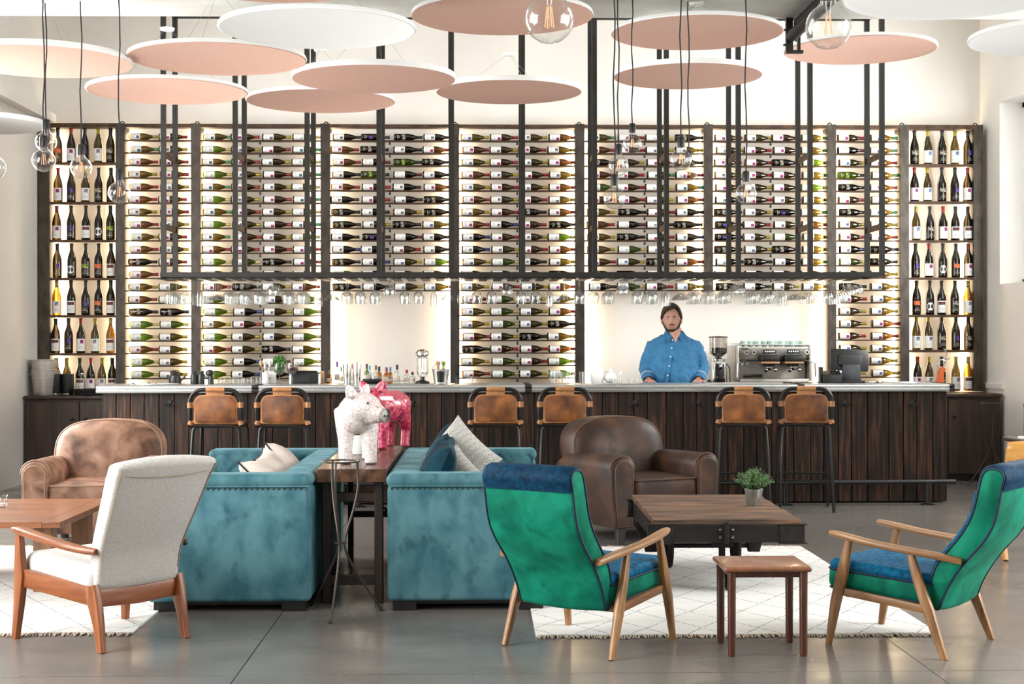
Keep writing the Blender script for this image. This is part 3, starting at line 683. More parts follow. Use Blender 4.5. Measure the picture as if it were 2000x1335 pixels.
# shakers
for px, hh, ds in ((678, 38, 'left shorter'), (697, 40, 'right taller')):
    k = S_(YI - .1)
    s = mk('cocktail_shaker', MB().lathe([(.001, 0), (6.0 * k, 0), (6.3 * k, .004), (8.4 * k, hh * k), (8.2 * k, hh * k + .003), (7.6 * k, hh * k + .002), (.001, hh * k - .002)], 24, caps=False), M['tin'], loc=on_bar(px, YI - .1), label='polished steel cocktail shaker on the bar, %s of the pair' % ds, cat='shaker', group='cocktail shakers')
    if ds[0] == 'r': mk('knob', MB().lathe([(.012, hh * k), (.012, hh * k + .012), (.001, hh * k + .014)], 12, caps=False), M['steel'], s)
# spirit bottles
CAPX = {'purple': L(96, 60, 130), 'green': L(100, 160, 90), 'red': L(176, 34, 50), 'black': L(40, 34, 34), 'wine': L(120, 40, 70), 'blue': L(70, 150, 190), 'tan': L(120, 84, 60), 'pink': L(190, 110, 110)}
CXM = {k: pm(k + '_cap', v, .4) for k, v in CAPX.items()}
M['peach'] = thin_glass('peach_spirit', (.86, .62, .42, 1), .03, .35, .06)
SP = [(643, 25, 6.2, 'peach', 'tan', 'squat peach bottle with tan cap'), (658.5, 42, 5.5, 'liq_clear', 'purple', 'clear bottle with purple neck'), (666.5, 32, 4.5, 'liq_clear', 'green', 'slim clear bottle with green cap'),
      (689, 37, 5, 'liq_clear', 'red', 'clear bottle with red neck behind the shakers'), (716.5, 38, 5, 'liq_green', 'black', 'green bottle with black cap'), (722, 34, 4, 'liq_clear', 'blue', 'clear bottle with blue cap'),
      (734, 35, 5, 'liq_clear', 'tan', 'clear bottle with tan neck'), (740.5, 32, 6, 'liq_amber', 'black', 'amber bottle with black cap'), (755, 31, 6, 'liq_amber', 'wine', 'amber bottle with wine-red neck'),
      (762.5, 31, 5, 'liq_amber', 'blue', 'amber bottle with blue neck'), (775.5, 36, 6, 'liq_clear', 'black', 'tall clear bottle with black cap'), (794.5, 26, 6, 'liq_clear', 'red', 'short bottle with red cap'), (805.5, 22, 6, 'liq_clear', 'black', 'short clear bottle with black cap')]
M['splabel'] = pm('spirit_label', L(226, 216, 200), .6, col2=L(200, 186, 168), sc=30)
for q, (px, hh, r, liq, cap, ds) in enumerate(SP):
    Y = YI + .1 + (q % 2) * .07; k = S_(Y); r *= k; hh *= k
    b = mk('spirit_bottle', MB().lathe([(.001, 0), (r, 0), (r, hh * .52), (r * .8, hh * .6), (r * .36, hh * .7), (r * .34, hh * .92), (.001, hh * .92)], 16, caps=False), M[liq], loc=on_bar(px, Y), label=ds + ' on the bar among the spirits', cat='bottle', group='spirit bottles on the bar')
    mk('cap', MB().lathe([(r * .42, hh * .74), (r * .42, hh), (.001, hh + .001)], 12, caps=False), CXM[cap], b)
    lb = MB(); patch(lb, r * 1.01, -1, 1, hh * .14, hh * .42, 8, 0); mk('label', lb, M['splabel'], b)
lime = mk('fruit_bowl', MB().lathe([(.001, 0), (.04, 0), (.082, .03), (.085, .042), (.078, .04), (.038, .008), (.001, .006)], 24, caps=False), M['rubber'], loc=on_bar(727, YI - .06), label='low black bowl of small glasses on the bar right of the shakers', cat='bowl')
for q in range(5):
    a = 2 * PI * q / 5; l = lime.location
    tumbler((l.x + .036 * math.cos(a), l.y + .036 * math.sin(a), l.z + .022), 'tiny clear glass standing in the black bowl, %s one clockwise' % ORD[q], 'tiny glasses in the black bowl', .016, .07)
# bar tools scattered right of the bowl
for q, (px, ds) in enumerate(((750, 'leftmost'), (763, 'second'), (782, 'third'))):
    mk('bar_spoon', MB().tube([(-.06, 0, .012), (.05, 0, .03)], .004, 6).sell((.065, 0, .034), (.04, .02, .012)), M['steel'], loc=on_bar(px, YI - .04 + .03 * q), label='steel bar spoon lying on the bar right of the black bowl, %s of three' % ds, cat='spoon', group='bar spoons')
# glass cocktail press with a chrome lid
J = on_bar(825, YI); k = S_(YI)
j = emp('juicer', 'tall glass drink dispenser with chrome lid on the bar left of the wine bucket', 'dispenser', J)
mk('base', MB().lathe([(.001, 0), (.062, 0), (.064, .012), (.05, .022), (.02, .03), (.018, .055), (.03, .06), (.001, .062)], 24, caps=False), M['black'], j)
mk('cylinder', MB().lathe([(.03, .06), (.05, .09), (.052, 60 * k - .05), (.03, 60 * k - .03), (.028, 60 * k - .03), (.049, 60 * k - .052), (.047, .092)], 24, caps=False), M['glass'], j)
mk('plunger', MB().lathe([(.004, .06), (.004, 60 * k - .04)], 8).lathe([(.001, .09), (.045, .085), (.047, .095), (.01, .10), (.004, .13)], 18, caps=False), M['chrome'], j)
mk('lid', MB().lathe([(.03, 58 * k - .03), (.058, 60 * k - .02), (.06, 60 * k), (.05, 60 * k + .018), (.02, 60 * k + .03), (.001, 60 * k + .032)], 24, caps=False), M['chrome'], j)
# champagne bucket
k = S_(YI)
cb = mk('champagne_bucket', MB().lathe([(.001, .002), (13 * k, 0), (13.3 * k, .006), (17 * k, 27 * k), (17.6 * k, 28 * k), (16.4 * k, 27 * k), (12.6 * k, .008), (.001, .008)], 28, caps=False), M['steel'], loc=on_bar(861, YI), label='steel champagne bucket with a black front badge on the bar', cat='bucket')
bd = MB(); bd.grid(lambda u, v: ((13.4 + 3.6 * v) * k * math.sin(-.5 + u), -(13.6 + 3.6 * v) * k * math.cos(-.5 + u), .012 + (24 * k - .012) * v), 8, 3); mk('badge', bd, M['black'], cb)
mk('swing_handle', MB().tube([(17 * k * math.cos(t), 0, 26 * k + .06 * math.sin(t)) for t in [PI * x / 10 for x in range(11)]], .003, 6), M['steel'], cb)
for s in (-1, 1): mk('cork_bottle', MB().lathe([(.001, .012), (.03, .012), (.03, .09), (.012, .13), (.012, .16), (.019, .163), (.02, .185), (.012, .195), (.001, .196)], 14, caps=False), (M['woodlt'] if s < 0 else GL['green']), loc=cb.location + Vector((s * .024, .012, 0)), label=('cork-topped', 'dark green')[s > 0] + ' bottle standing in the champagne bucket', cat='bottle')
mk('pepper_mill', MB().lathe([(.001, 0), (.022, 0), (.017, .03), (.022, .06), (.012, .075), (.018, .09), (.001, .1)], 14, caps=False), M['black'], loc=on_bar(893, YI), label='small black pepper mill at the foot of the centre post', cat='mill')
# white jug and pots left of the barman
wj = mk('jug', MB().lathe([(.001, 0), (.05, 0), (.06, .03), (.058, .11), (.05, .13), (.047, .13), (.055, .11), (.056, .03), (.001, .006)], 24, caps=False), M['white'], loc=on_bar(1166, YI + .1), label='white china jug on the bar left of the barman', cat='jug')
mk('handle', MB().tube([(.055, 0, .10), (.10, 0, .10), (.10, 0, .04), (.057, 0, .03)], .008, 8), M['white'], wj)
mk('teapot', MB().sell((0, 0, .05), (.11, .11, .1)).lathe([(.02, .095), (.03, .10), (.012, .115), (.012, .125), (.001, .13)], 16, caps=False).tube([(.05, 0, .05), (.09, 0, .07), (.1, 0, .1)], [.014, .010, .008], 8), M['white'], loc=on_bar(1192, YI + .1), label='round white teapot right of the white jug on the bar', cat='teapot')
# coffee grinder
k = S_(YCAB + .15)
zg = PY(1403, 657, YCAB + .15).z - zc
G = emp('coffee_grinder', 'tall coffee grinder with bean hopper between the barman and the coffee machine', 'grinder', on_back(1403, YCAB + .15))
mk('body', MB().rbox((0, 0, .165), (27 * k, .2, .33), .03, 3, fn=lambda v: Vector((v.x * (1.2 - .7 * v.z), v.y, v.z))), M['chrome'], G)
mk('front_panel', MB().rbox((0, -.1, .19), (17 * k, .02, .22), .006, 2), M['black'], G)
mk('spout', MB().rbox((0, -.115, .27), (.035, .05, .05), .008, 2).tube([(-.03, -.12, .17), (-.03, -.15, .16), (.03, -.15, .16), (.03, -.12, .17)], .005, 6), M['chrome'], G)
mk('collar', MB().lathe([(.05, .32), (.07, .33), (.07, .345), (.036, .358)], 24), M['chrome'], G)
hp = mk('hopper', MB().lathe([(.03, .352), (.035, .362), (.088, .405), (.09, zg - .01), (.086, zg - .01), (.084, .407), (.031, .365)], 28, caps=False), M['smoke'], G)
mk('beans', MB().lathe([(.001, .358), (.03, .367), (.082, .409), (.084, .455), (.001, .46)], 24, caps=False), pm('coffee_beans', L(46, 32, 28), .4, col2=L(28, 20, 18), sc=80, bump=.5), G)
mk('hopper_lid', MB().lathe([(.001, zg - .008), (.096, zg - .01), (.096, zg), (.03, zg + .004), (.001, zg + .006)], 28, caps=False), M['black'], G)
mk('lever', MB().tube([(.05, -.06, .32), (.10, -.08, .26), (.105, -.09, .05)], .006, 8).sell((-.10, -.05, .1), (.05, .05, .09)), M['black'], G)
# espresso machine
YE = YCAB + .1
ex0, ex1 = PY(1440, 700, YE).x, PY(1578, 700, YE).x; ew = ex1 - ex0; zt_e = PY(1510, 677, YE).z - zc
E = emp('espresso_machine', 'two-group steel espresso machine with cups on top behind the bar', 'coffee machine', ((ex0 + ex1) / 2, YE, zc + .0006))
ek = lambda n, mb, m, par=E: mk(n, mb, m, par)
zy = lambda y: PY(1510, y, YE).z - zc
ek('body', MB().rbox((0, .26, (zy(740) + zy(703)) / 2), (ew * .96, .46, zy(703) - zy(740)), .012, 2), M['steel_soft'])
ek('upper_body', MB().rbox((0, .2, (zt_e + zy(703)) / 2), (ew, .56, zt_e - zy(703)), .02, 3, fn=lambda v: Vector((v.x, v.y + (zt_e - v.z) * .35 * (v.y < 0), v.z))), M['steel_soft'])
ek('drip_tray', MB().rbox((0, .1, zy(744)), (ew * .97, .4, .05), .006, 2), M['steel'])
for s in (-1, 1):
    ek('foot', MB().lathe([(.03, 0), (.03, zy(748))], 14, c=(s * ew * .42, .0, 0)), M['chrome'])
    ek('foot', MB().lathe([(.03, 0), (.03, zy(748))], 14, c=(s * ew * .42, .38, 0)), M['chrome'])
    ek('side_panel', MB().rbox((s * (ew / 2 + .008), .2, (zt_e + zy(740)) / 2), (.03, .56, zt_e - zy(740) + .03), .012, 3), M['steel'])
ek('side_handle', MB().rbox((-ew / 2 - .012, -.06, zy(700)), (.03, .03, .2), .01, 2, M=RX(0)), M['woodlt'])
for s, px in ((-1, 1499), (1, 1545)):
    x = PY(px, 690, YE).x - E.location.x; dx = PY(px - 1, 690, YE).x - E.location.x
    d = ek('display', MB().rbox((x, -.105, zy(686)), (.125, .02, .038), .006, 2), M['black'])
    for q in range(5): mk('button', MB().rbox((x - .042 + q * .021, -.116, zy(686)), (.011, .004, .013), .001, 1), pm('lit_button', (1, 1, 1, 1), .4, emit=((1, 1, 1, 1), 1.2)) if q == 0 and s < 0 else bpy.data.materials['lit_button'], d)
    g = ek('group_head', MB().rbox((x - .01, -.1, zy(700)), (.185, .2, .075), .02, 3, fn=lambda v: Vector((v.x + (zy(700) - v.z) * .0, v.y, v.z))).lathe([(.055, -.02), (.06, 0), (.06, .04)], 20, c=(x - .005, -.1, zy(715) + .02)), M['black'])
    mk('wood_band', MB().rbox((x - .01, -.105, zy(707.5)), (.187, .2, .02), .008, 2), M['woodlt'], g)
    mk('portafilter', MB().lathe([(.035, -.012), (.04, 0), (.04, .02)], 18, c=(x - .005, -.1, zy(720))).tube([(x - .03, -.12, zy(722)), (x - .05, -.17, zy(724))], .013, 8).sell((x + .04, -.18, zy(721)), (.05, .09, .045)), M['chrome'], g)
for px in (1454, 1468, 1571):
    x = PY(px, 687, YE).x - E.location.x
    kn = ek('knob', MB().lathe([(.024, 0), (.026, .02), (.022, .03)], 18, M=T(x, -.095, zy(687.5)) @ RX(PI / 2)), M['chrome']); mk('grip', MB().lathe([(.012, .03), (.012, .036)], 12, M=T(x, -.095, zy(687.5)) @ RX(PI / 2)), M['black'], kn)
for px in (1450, 1460):
    x = PY(px, 711, YE).x - E.location.x
    gg = ek('gauge', MB().lathe([(.02, 0), (.022, .012), (.019, .015)], 18, M=T(x, .035, zy(710)) @ RX(PI / 2)), M['white']); mk('bezel', MB().lathe([(.021, .004), (.024, .01), (.021, .017)], 18, caps=False, M=T(x, .035, zy(710)) @ RX(PI / 2)), M['chrome'], gg)
for px, sx_ in ((1447, -1), (1574, 1)):
    x = PY(px, 705, YE).x - E.location.x
    w = ek('steam_wand', MB().tube([(x - sx_ * .03, -.08, zy(704)), (x + sx_ * .03, -.14, zy(706)), (x + sx_ * .055, -.16, zy(709)), (x + sx_ * .062, -.16, zy(735))], .0075, 8), M['chrome'])
mk('portafilter', MB().tube([(0, 0, 0), (.12, 0, .006)], [.014, .012], 8).lathe([(.034, -.015), (.036, .02)], 16, c=(.155, 0, .0)), M['black'], loc=(E.location.x - ew * .44, YE - .1, zc + .0006 + zy(738) + .02), label='spare black-handled portafilter resting on the coffee machine drip tray', cat='portafilter')
ek('badge', MB().rbox((-ew * .42, -.104, zy(681)), (.07, .004, .012), .001, 1), M['black'])
ek('cup_rail', MB().tube([(-ew / 2, -.06, zt_e + .02), (ew / 2, -.06, zt_e + .02), (ew / 2, .44, zt_e + .03), (-ew / 2, .44, zt_e + .03)], .006, 6, closed=True), M['chrome'])
cupm = MB().lathe([(.001, 0), (.02, 0), (.034, .02), (.036, .058), (.034, .058), (.032, .02), (.001, .006)], 18, caps=False).mesh('cup', M['mint'])
hnd = MB().tube([(.034, 0, .046), (.056, 0, .042), (.052, 0, .02), (.034, 0, .016)], .004, 6).mesh('handle', M['mint'])
for q, px in enumerate((1453, 1465.5, 1479, 1493, 1506, 1516.5, 1526.5, 1538, 1547, 1556.5, 1566)):
    x = PY(px, 670, YE + .04).x
    o = ob('cup', cupm, None, (x, YE + .03 + .02 * (q % 2), zc + .0006 + zt_e + .0005), (0, 0, 0), 'pale mint coffee cup on the coffee machine, %s from left' % ORD[q], 'cup', 'cups on the coffee machine')
    ob('handle', hnd, o, rot=(0, 0, (2.2, 2.6, -1.5, -1.4, 1.6, 1.3, .5, 1.2, 2, .9, 1.8)[q]))
# point-of-sale till seen from behind
YT = YB + .38
TT = emp('till', 'black point-of-sale screen seen from behind on the bar, right of the coffee machine', 'till', on_bar(1664, YT))
k = S_(YT)
cz = ZBAR
tz = lambda y: PY(1660, y, YT).z - cz
mk('base', MB().rbox((0, .02, .01), (.2, .2, .02), .006, 2), M['black'], TT)
mk('stand', MB().rbox((.0, .03, tz(731)), (.15, .05, tz(711) - tz(750)), .014, 2, fn=lambda v: Vector((v.x * (1.12 - .9 * (v.z - tz(731))), v.y, v.z))), pm('dark_grey_plastic', L(58, 60, 66), .4), TT)
scr = mk('screen', MB().rbox((0, 0, 0), (76 * k, .028, 43 * k), .006, 2), M['black'], TT, loc=(-.005, .08, tz(703))); scr.rotation_euler = (-.2, .06, .05)
mk('mount', MB().rbox((.0, -.03, -.01), (.21, .04, .11), .02, 3), M['rubber'], scr)
mk('card_reader', MB().rbox((0, 0, .045), (.17, .12, .09), .01, 2, fn=lambda v: Vector((v.x, v.y, v.z + .02 * (v.z > .05) * (v.y / .06)))), M['black'], loc=on_bar(1624, YT - .02), label='black card reader block left of the till', cat='card reader')
mk('cup_holder', MB().lathe([(.001, 0), (.03, 0), (.03, .01), (.02, .012), (.022, .14), (.018, .142), (.016, .02), (.001, .018)], 18, caps=False), M['black'], loc=on_bar(1603, YT - .02), label='slim black cylindrical holder on the bar between coffee machine and card reader', cat='holder')
mk('cable', MB().tube([(x * .01, .012 * math.sin(x * 1.3), .006 + .004 * (x % 2)) for x in range(26)], .004, 6), M['rubber'], loc=on_bar(1530, YB + .1), label='short black curled cable lying on the bar top left of the strap', cat='cable')
# corkscrew tool with orange handle
p = on_bar(1839, YI)
o = emp('corkscrew', 'steel lever corkscrew with an orange handle at the right bar end', 'corkscrew', p)
mk('handle', MB().beam([(-.012, 0, 0), (-.012, 0, .05), (0, 0, .10), (.022, 0, .13)], [(.07, .03), (.06, .03), (.05, .03), (.045, .03)], (0, 1, 0)), pm('orange_grip', L(186, 84, 34), .4), o)
mk('ring', MB().tube([(.0 + .036 * math.cos(t), 0, .165 + .036 * math.sin(t)) for t in [x * PI / 8 for x in range(16)]], .007, 8, closed=True).tube([(.02, 0, .13), (.03, 0, .2), (.05, 0, .255), (.02, 0, .3)], .006, 8).tube([(.03, 0, .2), (.07, 0, .215)], .006, 8), M['chrome'], o)
# ------------------------------------------------------------------ the barman
M['skin'] = pm('skin', L(206, 158, 138), .55, col2=L(192, 138, 118), sc=25, detail=3)
M['shirt'] = pm('blue_cotton', L(52, 122, 168), .75, col2=L(42, 108, 152), sc=14, sheen=.2)
M['hair'] = pm('dark_brown_hair', L(64, 47, 38), .6, col2=L(36, 26, 21), sc=50, st=(4, 1, 1), bump=.4)
M['beard'] = pm('dark_beard', L(62, 46, 40), .7, col2=L(40, 30, 26), sc=90, bump=.4)
M['trouser'] = pm('dark_trousers', L(40, 42, 50), .8)
YP = YB + .62 + .33
pc = PY(1316, 700, YP)
man = emp('person', 'bearded man in a blue button-down shirt standing with both hands on the bar', 'person', (pc.x, YP, 0))
k = S_(YP)
zp = lambda y: PY(1316, y, YP).z
xp = lambda px: PY(px, 700, YP).x - pc.x
def ell(cx, cy, z, rx, ry, n=28, e=1.):
    sp = lambda v: math.copysign(abs(v) ** e, v)
    return [(cx + rx * sp(math.cos(2 * PI * q / n)), cy + ry * sp(math.sin(2 * PI * q / n)), z) for q in range(n)]
HC = Vector((xp(1311), -.03, zp(624.5)))       # head centre
HR_, HDY, HZ_ = 18.0 * k, .105, 26 * k
def face_r(d):
    """head surface for a unit direction (x right in picture, -y to the camera)"""
    x, y, z = d
    w = HR_ * (1 - .20 * max(0, -z) ** 1.6); h = HZ_; dy = HDY * (1 - .1 * max(0, -z))
    return Vector((x * w, y * dy, z * h))
def head_pt(d, off=0.):
    p = face_r(d); x, y, z = d
    if y < 0:
        u, v = p.x / HR_, p.z / HZ_
        g = lambda cx, cz, sx, sz: math.exp(-((u - cx) / sx) ** 2 - ((v - cz) / sz) ** 2)
        n = .022 * g(0, -.20, .14, .13) + .014 * g(0, -.02, .09, .2) - .012 * g(-.38, .06, .2, .11) - .012 * g(.38, .06, .2, .11) + .008 * g(0, .17, .7, .09)
        n += .006 * g(0, -.42, .3, .05) + .006 * g(0, -.5, .26, .05) - .004 * g(0, -.46, .3, .02) + .012 * g(0, -.85, .4, .14)
        n += .006 * g(-.6, -.2, .22, .2) + .006 * g(.6, -.2, .22, .2)
        p.y -= n
    q = p + Vector(d) * off
    # head turned slightly towards the left of the picture and tipped
    Rz = Matrix.Rotation(-.14, 3, 'Z') @ Matrix.Rotation(-.035, 3, 'Y')
    return HC + Rz @ q
def sph(nu, nv, keep=None, off=0.):
    mb = MB(); V = []; 
    for j in range(nv + 1):
        t = -PI / 2 + PI * j / nv
        for i in range(nu):
            a = 2 * PI * i / nu
            V.append((math.cos(t) * math.cos(a), math.cos(t) * math.sin(a), math.sin(t)))
    fs = [(j * nu + i, j * nu + (i + 1) % nu, (j + 1) * nu + (i + 1) % nu, (j + 1) * nu + i) for j in range(nv) for i in range(nu)]
    if keep: fs = [f for f in fs if keep(sum((Vector(V[q]) for q in f), Vector()) / 4)]
    mb.add([head_pt(d, off(Vector(d)) if callable(off) else off) for d in V], fs)
    return mb
body = sph(64, 48)
zsh = zp(658)
tor = [(.03, .82, .155, .12), (.025, .93, .185, .145), (.02, 1.02, .205, .165), (.01, 1.14, .21, .165), (.0, 1.26, .215, .15), (0, zsh - .07, .205, .125), (0, zsh - .025, .16, .10), (0, zsh + .012, .085, .08), (0, zsh + .03, .08, .076), (0, zsh + .09, .072, .07)]
bodyc = 1.0
body.loft([ell(-.005, cy_, z, rx, ry) for cy_, z, rx, ry in tor])
ZH_ = ZBAR - .012
shx = .205
YH = (YB + .615) - YP                 # back edge of the bar, seen from the body
arms = {}
for s, elb, wr, hd in ((-1, (xp(1262), .02, zp(722)), (xp(1263), -.13, ZH_ + .03), (xp(1270), -.25, ZH_)), (1, (xp(1373), .03, zp(720)), (xp(1361), -.13, ZH_ + .03), (xp(1351), -.25, ZH_))):
    sh = (s * (shx - .025), 0, zsh - .085)
    arms[s] = (Vector(sh), Vector(elb), Vector(wr), Vector(hd))
    body.tube([sh, elb, wr], [.062, .048, .031], 14)
    # hand: palm and five bent fingers resting on the bar top
    w = Vector(wr); h = Vector(hd); f = (h - w).normalized(); side = f.cross(UP).normalized()
    body.beam([w + f * -.01, w + f * .03, w + f * .075, w + f * .1], [(.05, .036), (.072, .034), (.082, .028), (.078, .022)], (0, 0, 1), .45)
    for q, (o_, ln) in enumerate(((-.031, .062), (-.010, .074), (.011, .07), (.030, .055))):
        b0 = w + f * .095 + side * o_; 
        body.tube([b0, b0 + f * ln * .5 + UP * .004, b0 + f * ln * .85 - UP * .006, b0 + f * ln - UP * .013], [.0095, .009, .008, .007], 8)
    tb = w + f * .03 - side * (s * .036)
    body.tube([tb, tb + f * .03 - side * (s * .024), tb + f * .06 - side * (s * .03) - UP * .006], [.012, .0105, .008], 8)
for s in (-1, 1):                     # legs down to the floor behind the bar
    body.tube([(s * .10, .03, .88), (s * .115, .02, .48), (s * .12, .04, .07)], [.10, .065, .045], 12)
    body.beam([(s * .12, .08, .035), (s * .125, -.04, .035), (s * .13, -.16, .022)], [(.07, .07), (.09, .07), (.085, .04)], (0, 0, 1), .4)
    ex = head_pt(Vector((s * .985, .12, .0)).normalized())
    body.sell(ex + Vector((s * .004, 0, -.006)), (.024, .05, .07), 1, 1, 12, 8)
bo = mk('body', body, M['skin'], man)
rm = bo.modifiers.new('skin', 'REMESH'); rm.mode = 'VOXEL'; rm.voxel_size = .0062; rm.use_smooth_shade = True
sm = bo.modifiers.new('relax', 'SMOOTH'); sm.factor = .5; sm.iterations = 2
# shirt
sh = MB()
tors = [(.03, .80, .175, .14), (.02, .93, .208, .172), (.015, 1.02, .226, .195), (.005, 1.14, .228, .192), (.0, 1.26, .226, .172), (0, zsh - .07, .222, .148), (0, zsh - .03, .205, .125), (0, zsh + .004, .150, .104), (0, zsh + .03, .098, .088), (0, zsh + .05, .078, .080)]
sh.loft([ell(-.005, cy_, z, rx, ry) for cy_, z, rx, ry in tors])
q_ = random.Random(8)
for s in (-1, 1):
    a, e, w, h = arms[s]
    pts = [a + Vector((-.07 * s, 0, .03)), a, a.lerp(e, .5), e, e.lerp(w, .5), w + (w - e).normalized() * -.02]
    sh.tube(pts, [.05, .082, .082, .068, .060, .046], 16)
    for t in (.25, .55, .8):
        c = a.lerp(e, t); sh.tube([c + Vector((s * -.06, -.05, .015)), c + Vector((0, -.076 + .012 * t, 0)), c + Vector((s * .055, -.045, -.02))], [.006, .011, .006], 6)
so = mk('shirt', sh, M['shirt'], man)
rm = so.modifiers.new('cloth', 'REMESH'); rm.mode = 'VOXEL'; rm.voxel_size = .009; rm.use_smooth_shade = True
sm = so.modifiers.new('relax', 'SMOOTH'); sm.factor = .5; sm.iterations = 5
tx = bpy.data.textures.new('folds', 'CLOUDS'); tx.noise_scale = .08
dm = so.modifiers.new('folds', 'DISPLACE'); dm.texture = tx; dm.strength = .03; dm.mid_level = .5
# collar, placket, buttons, cuffs
for s in (-1, 1):
    mk('collar', MB().loft([[(s * x, y, z) for x, y, z in r] for r in (
        [(.076, .03, zsh + .062), (.088, .03, zsh + .03), (.084, .03, zsh + .024), (.071, .03, zsh + .058)],
        [(.078, -.06, zsh + .055), (.104, -.085, zsh + .016), (.098, -.075, zsh + .010), (.070, -.05, zsh + .05)],
        [(.022, -.105, zsh + .018), (.066, -.148, zsh - .045), (.060, -.138, zsh - .045), (.018, -.095, zsh + .012)])]), M['shirt'], so)
    a, e, w, h = arms[s]; d = (w - e).normalized()
    mk('cuff', MB().tube([w - d * .065, w + d * .012], [.056, .05], 18, caps=False), M['shirt'], so)
    mk('cuff_piping', MB().tube([w - d * .062 + (d.orthogonal().normalized() * math.cos(t) + d.cross(d.orthogonal().normalized()) * math.sin(t)) * .0575 for t in [x * PI / 9 for x in range(18)]], .0032, 5, closed=True), M['white'], so)
mk('throat', MB().loft([[(-.05 * w_, y + .012, zsh + dz), (0, y, zsh + dz), (.05 * w_, y + .012, zsh + dz), (0, y + .05, zsh + dz)] for dz, w_, y in ((.075, .9, -.086), (.05, 1, -.098), (.028, .92, -.118), (-.006, .42, -.136), (-.045, .1, -.150))]), M['skin'], man)
def front_y(z):
    for (c0, z0, rx0, ry0), (c1, z1, rx1, ry1) in zip(tors, tors[1:]):
        if z0 <= z <= z1:
            t = (z - z0) / (z1 - z0); return c0 + (c1 - c0) * t - (ry0 + (ry1 - ry0) * t)
    return -.1
zz = [zsh - .05 + (ZBAR - zsh - .0) * t for t in [x / 8 for x in range(9)]]
plx = lambda z: xp(1309) + (z - zsh + .05) * .16
mk('placket', MB().loft([[(plx(z) - .014, front_y(z) - .004, z), (plx(z) + .014, front_y(z) - .004, z), (plx(z) + .014, front_y(z) + .01, z), (plx(z) - .014, front_y(z) + .01, z)] for z in zz]), M['shirt'], so)
for y in (663.5, 679, 696, 713.5, 732):
    z = zp(y); mk('button', MB().lathe([(.001, 0), (.007, .0), (.007, .003), (.001, .004)], 10, M=T(plx(z), front_y(z) - .006, z) @ RX(PI / 2)), M['white'], so)
mk('trousers', MB().loft([ell(-.005, .03, z, rx, ry) for z, rx, ry in ((.72, .17, .13), (.84, .185, .15), (.9, .182, .15))])
   .tube([(-.10, .03, .85), (-.115, .02, .48), (-.12, .04, .09)], [.115, .082, .07], 14).tube([(.10, .03, .85), (.115, .02, .48), (.12, .04, .09)], [.115, .082, .07], 14), M['trouser'], man)
# hair, beard, features
def lerp_pts(u, P):
    for (a, p), (b, q) in zip(P, P[1:]):
        if u <= b: return p + (q - p) * max(0, (u - a) / (b - a))
    return P[-1][1]
def hair_keep(c):
    if c.y > .3: return c.z > -.12
    hb = lerp_pts(c.x, [(-1, .05), (-.9, .2), (-.76, .40), (-.5, .58), (0, .74), (.42, .80), (.62, .70), (.78, .46), (.9, .2), (1, .05)])
    return c.z > hb
mk('hair', sph(150, 110, hair_keep, lambda d: .003 + .020 * max(0, d.z) ** 2 + .012 * max(0, -d.x) * max(0, -d.y) * max(0, d.z)), M['hair'], man).modifiers.new('thick', 'SOLIDIFY').thickness = -.014
def beard_keep(c):
    if c.y > .25: return False
    vb = -.66 + .68 * max(0, min(1, (abs(c.x) - .40) / .56)) ** 2.2
    return c.z < vb
mk('beard', sph(150, 110, beard_keep, lambda d: .003 + .009 * max(0, -d.z - .2)), M['beard'], man)
def fp(u, v, off=0.):
    x = u; z = v; y = -math.sqrt(max(.02, 1 - x * x - z * z)); return head_pt(Vector((x, y, z)).normalized(), off)
mk('moustache', MB().tube([fp(-.30, -.43, .001), fp(-.2, -.385, .002), fp(-.05, -.34, .003), fp(.05, -.34, .003), fp(.2, -.385, .002), fp(.30, -.43, .001)], [.002, .0045, .005, .005, .0045, .002], 8), M['beard'], man)
mk('lips', MB().tube([fp(-.2, -.45, .0), fp(0, -.46, .002), fp(.2, -.45, .0)], [.002, .0045, .002], 8), pm('lip', L(176, 112, 104), .5), man)
for s in (-1, 1):
    e = fp(s * .36, .085, -.003)
    ey = mk('eye', MB().sell((0, 0, 0), (.027, .014, .0105), 1, 1, 14, 8), M['white'], man, loc=e)
    mk('iris', MB().sell((0, -.006, 0), (.0105, .007, .0098), 1, 1, 12, 8), M['black'], ey)
    mk('eyelid', MB().tube([(-.015, -.004, .001), (0, -.008, .0055), (.015, -.004, .001)], [.002, .0034, .002], 6), M['skin'], ey)
    mk('eyebrow', MB().tube([fp(s * .15, .215, .0), fp(s * .35, .24, .001), fp(s * .55, .195, .0)], [.003, .004, .0018], 8), M['hair'], man)

# ------------------------------------------------------------------ hanging steel frame with the glass rack
YF, YK = YB + .36, YB + .86
zf0 = PY(932, 540.5, YF).z; tt = .042
fxs = [PY(x, 400, YF).x for x in FRONTX]; bxs = fxs[:]
fr = emp('glass_rack_frame', 'long black steel frame hanging above the bar, glass rails along its bottom', 'glass rack', ((fxs[0] + fxs[-1]) / 2, (YF + YK) / 2, zf0))
FO = fr.location.copy()
def fk(name, mb, mat=None, **k): return mk(name, mb, mat or M['frame'], fr, loc=(-FO.x, -FO.y, -FO.z), **k)
ztop = PY(1166, 34, YK).z + tt / 2
for y in (YF, YK):
    for x in fxs:
        fk('post', MB().box((x, y, (zf0 + tt + ztop - tt) / 2), (tt, tt, ztop - zf0 - 2 * tt)))
    fk('rail', MB().box(((fxs[0] + fxs[-1]) / 2, y, zf0 + tt / 2), (fxs[-1] - fxs[0] + tt, tt, tt)))
    fk('rail', MB().box(((fxs[0] + fxs[-1]) / 2, y, ztop - tt / 2), (fxs[-1] - fxs[0] + tt, tt, tt)))
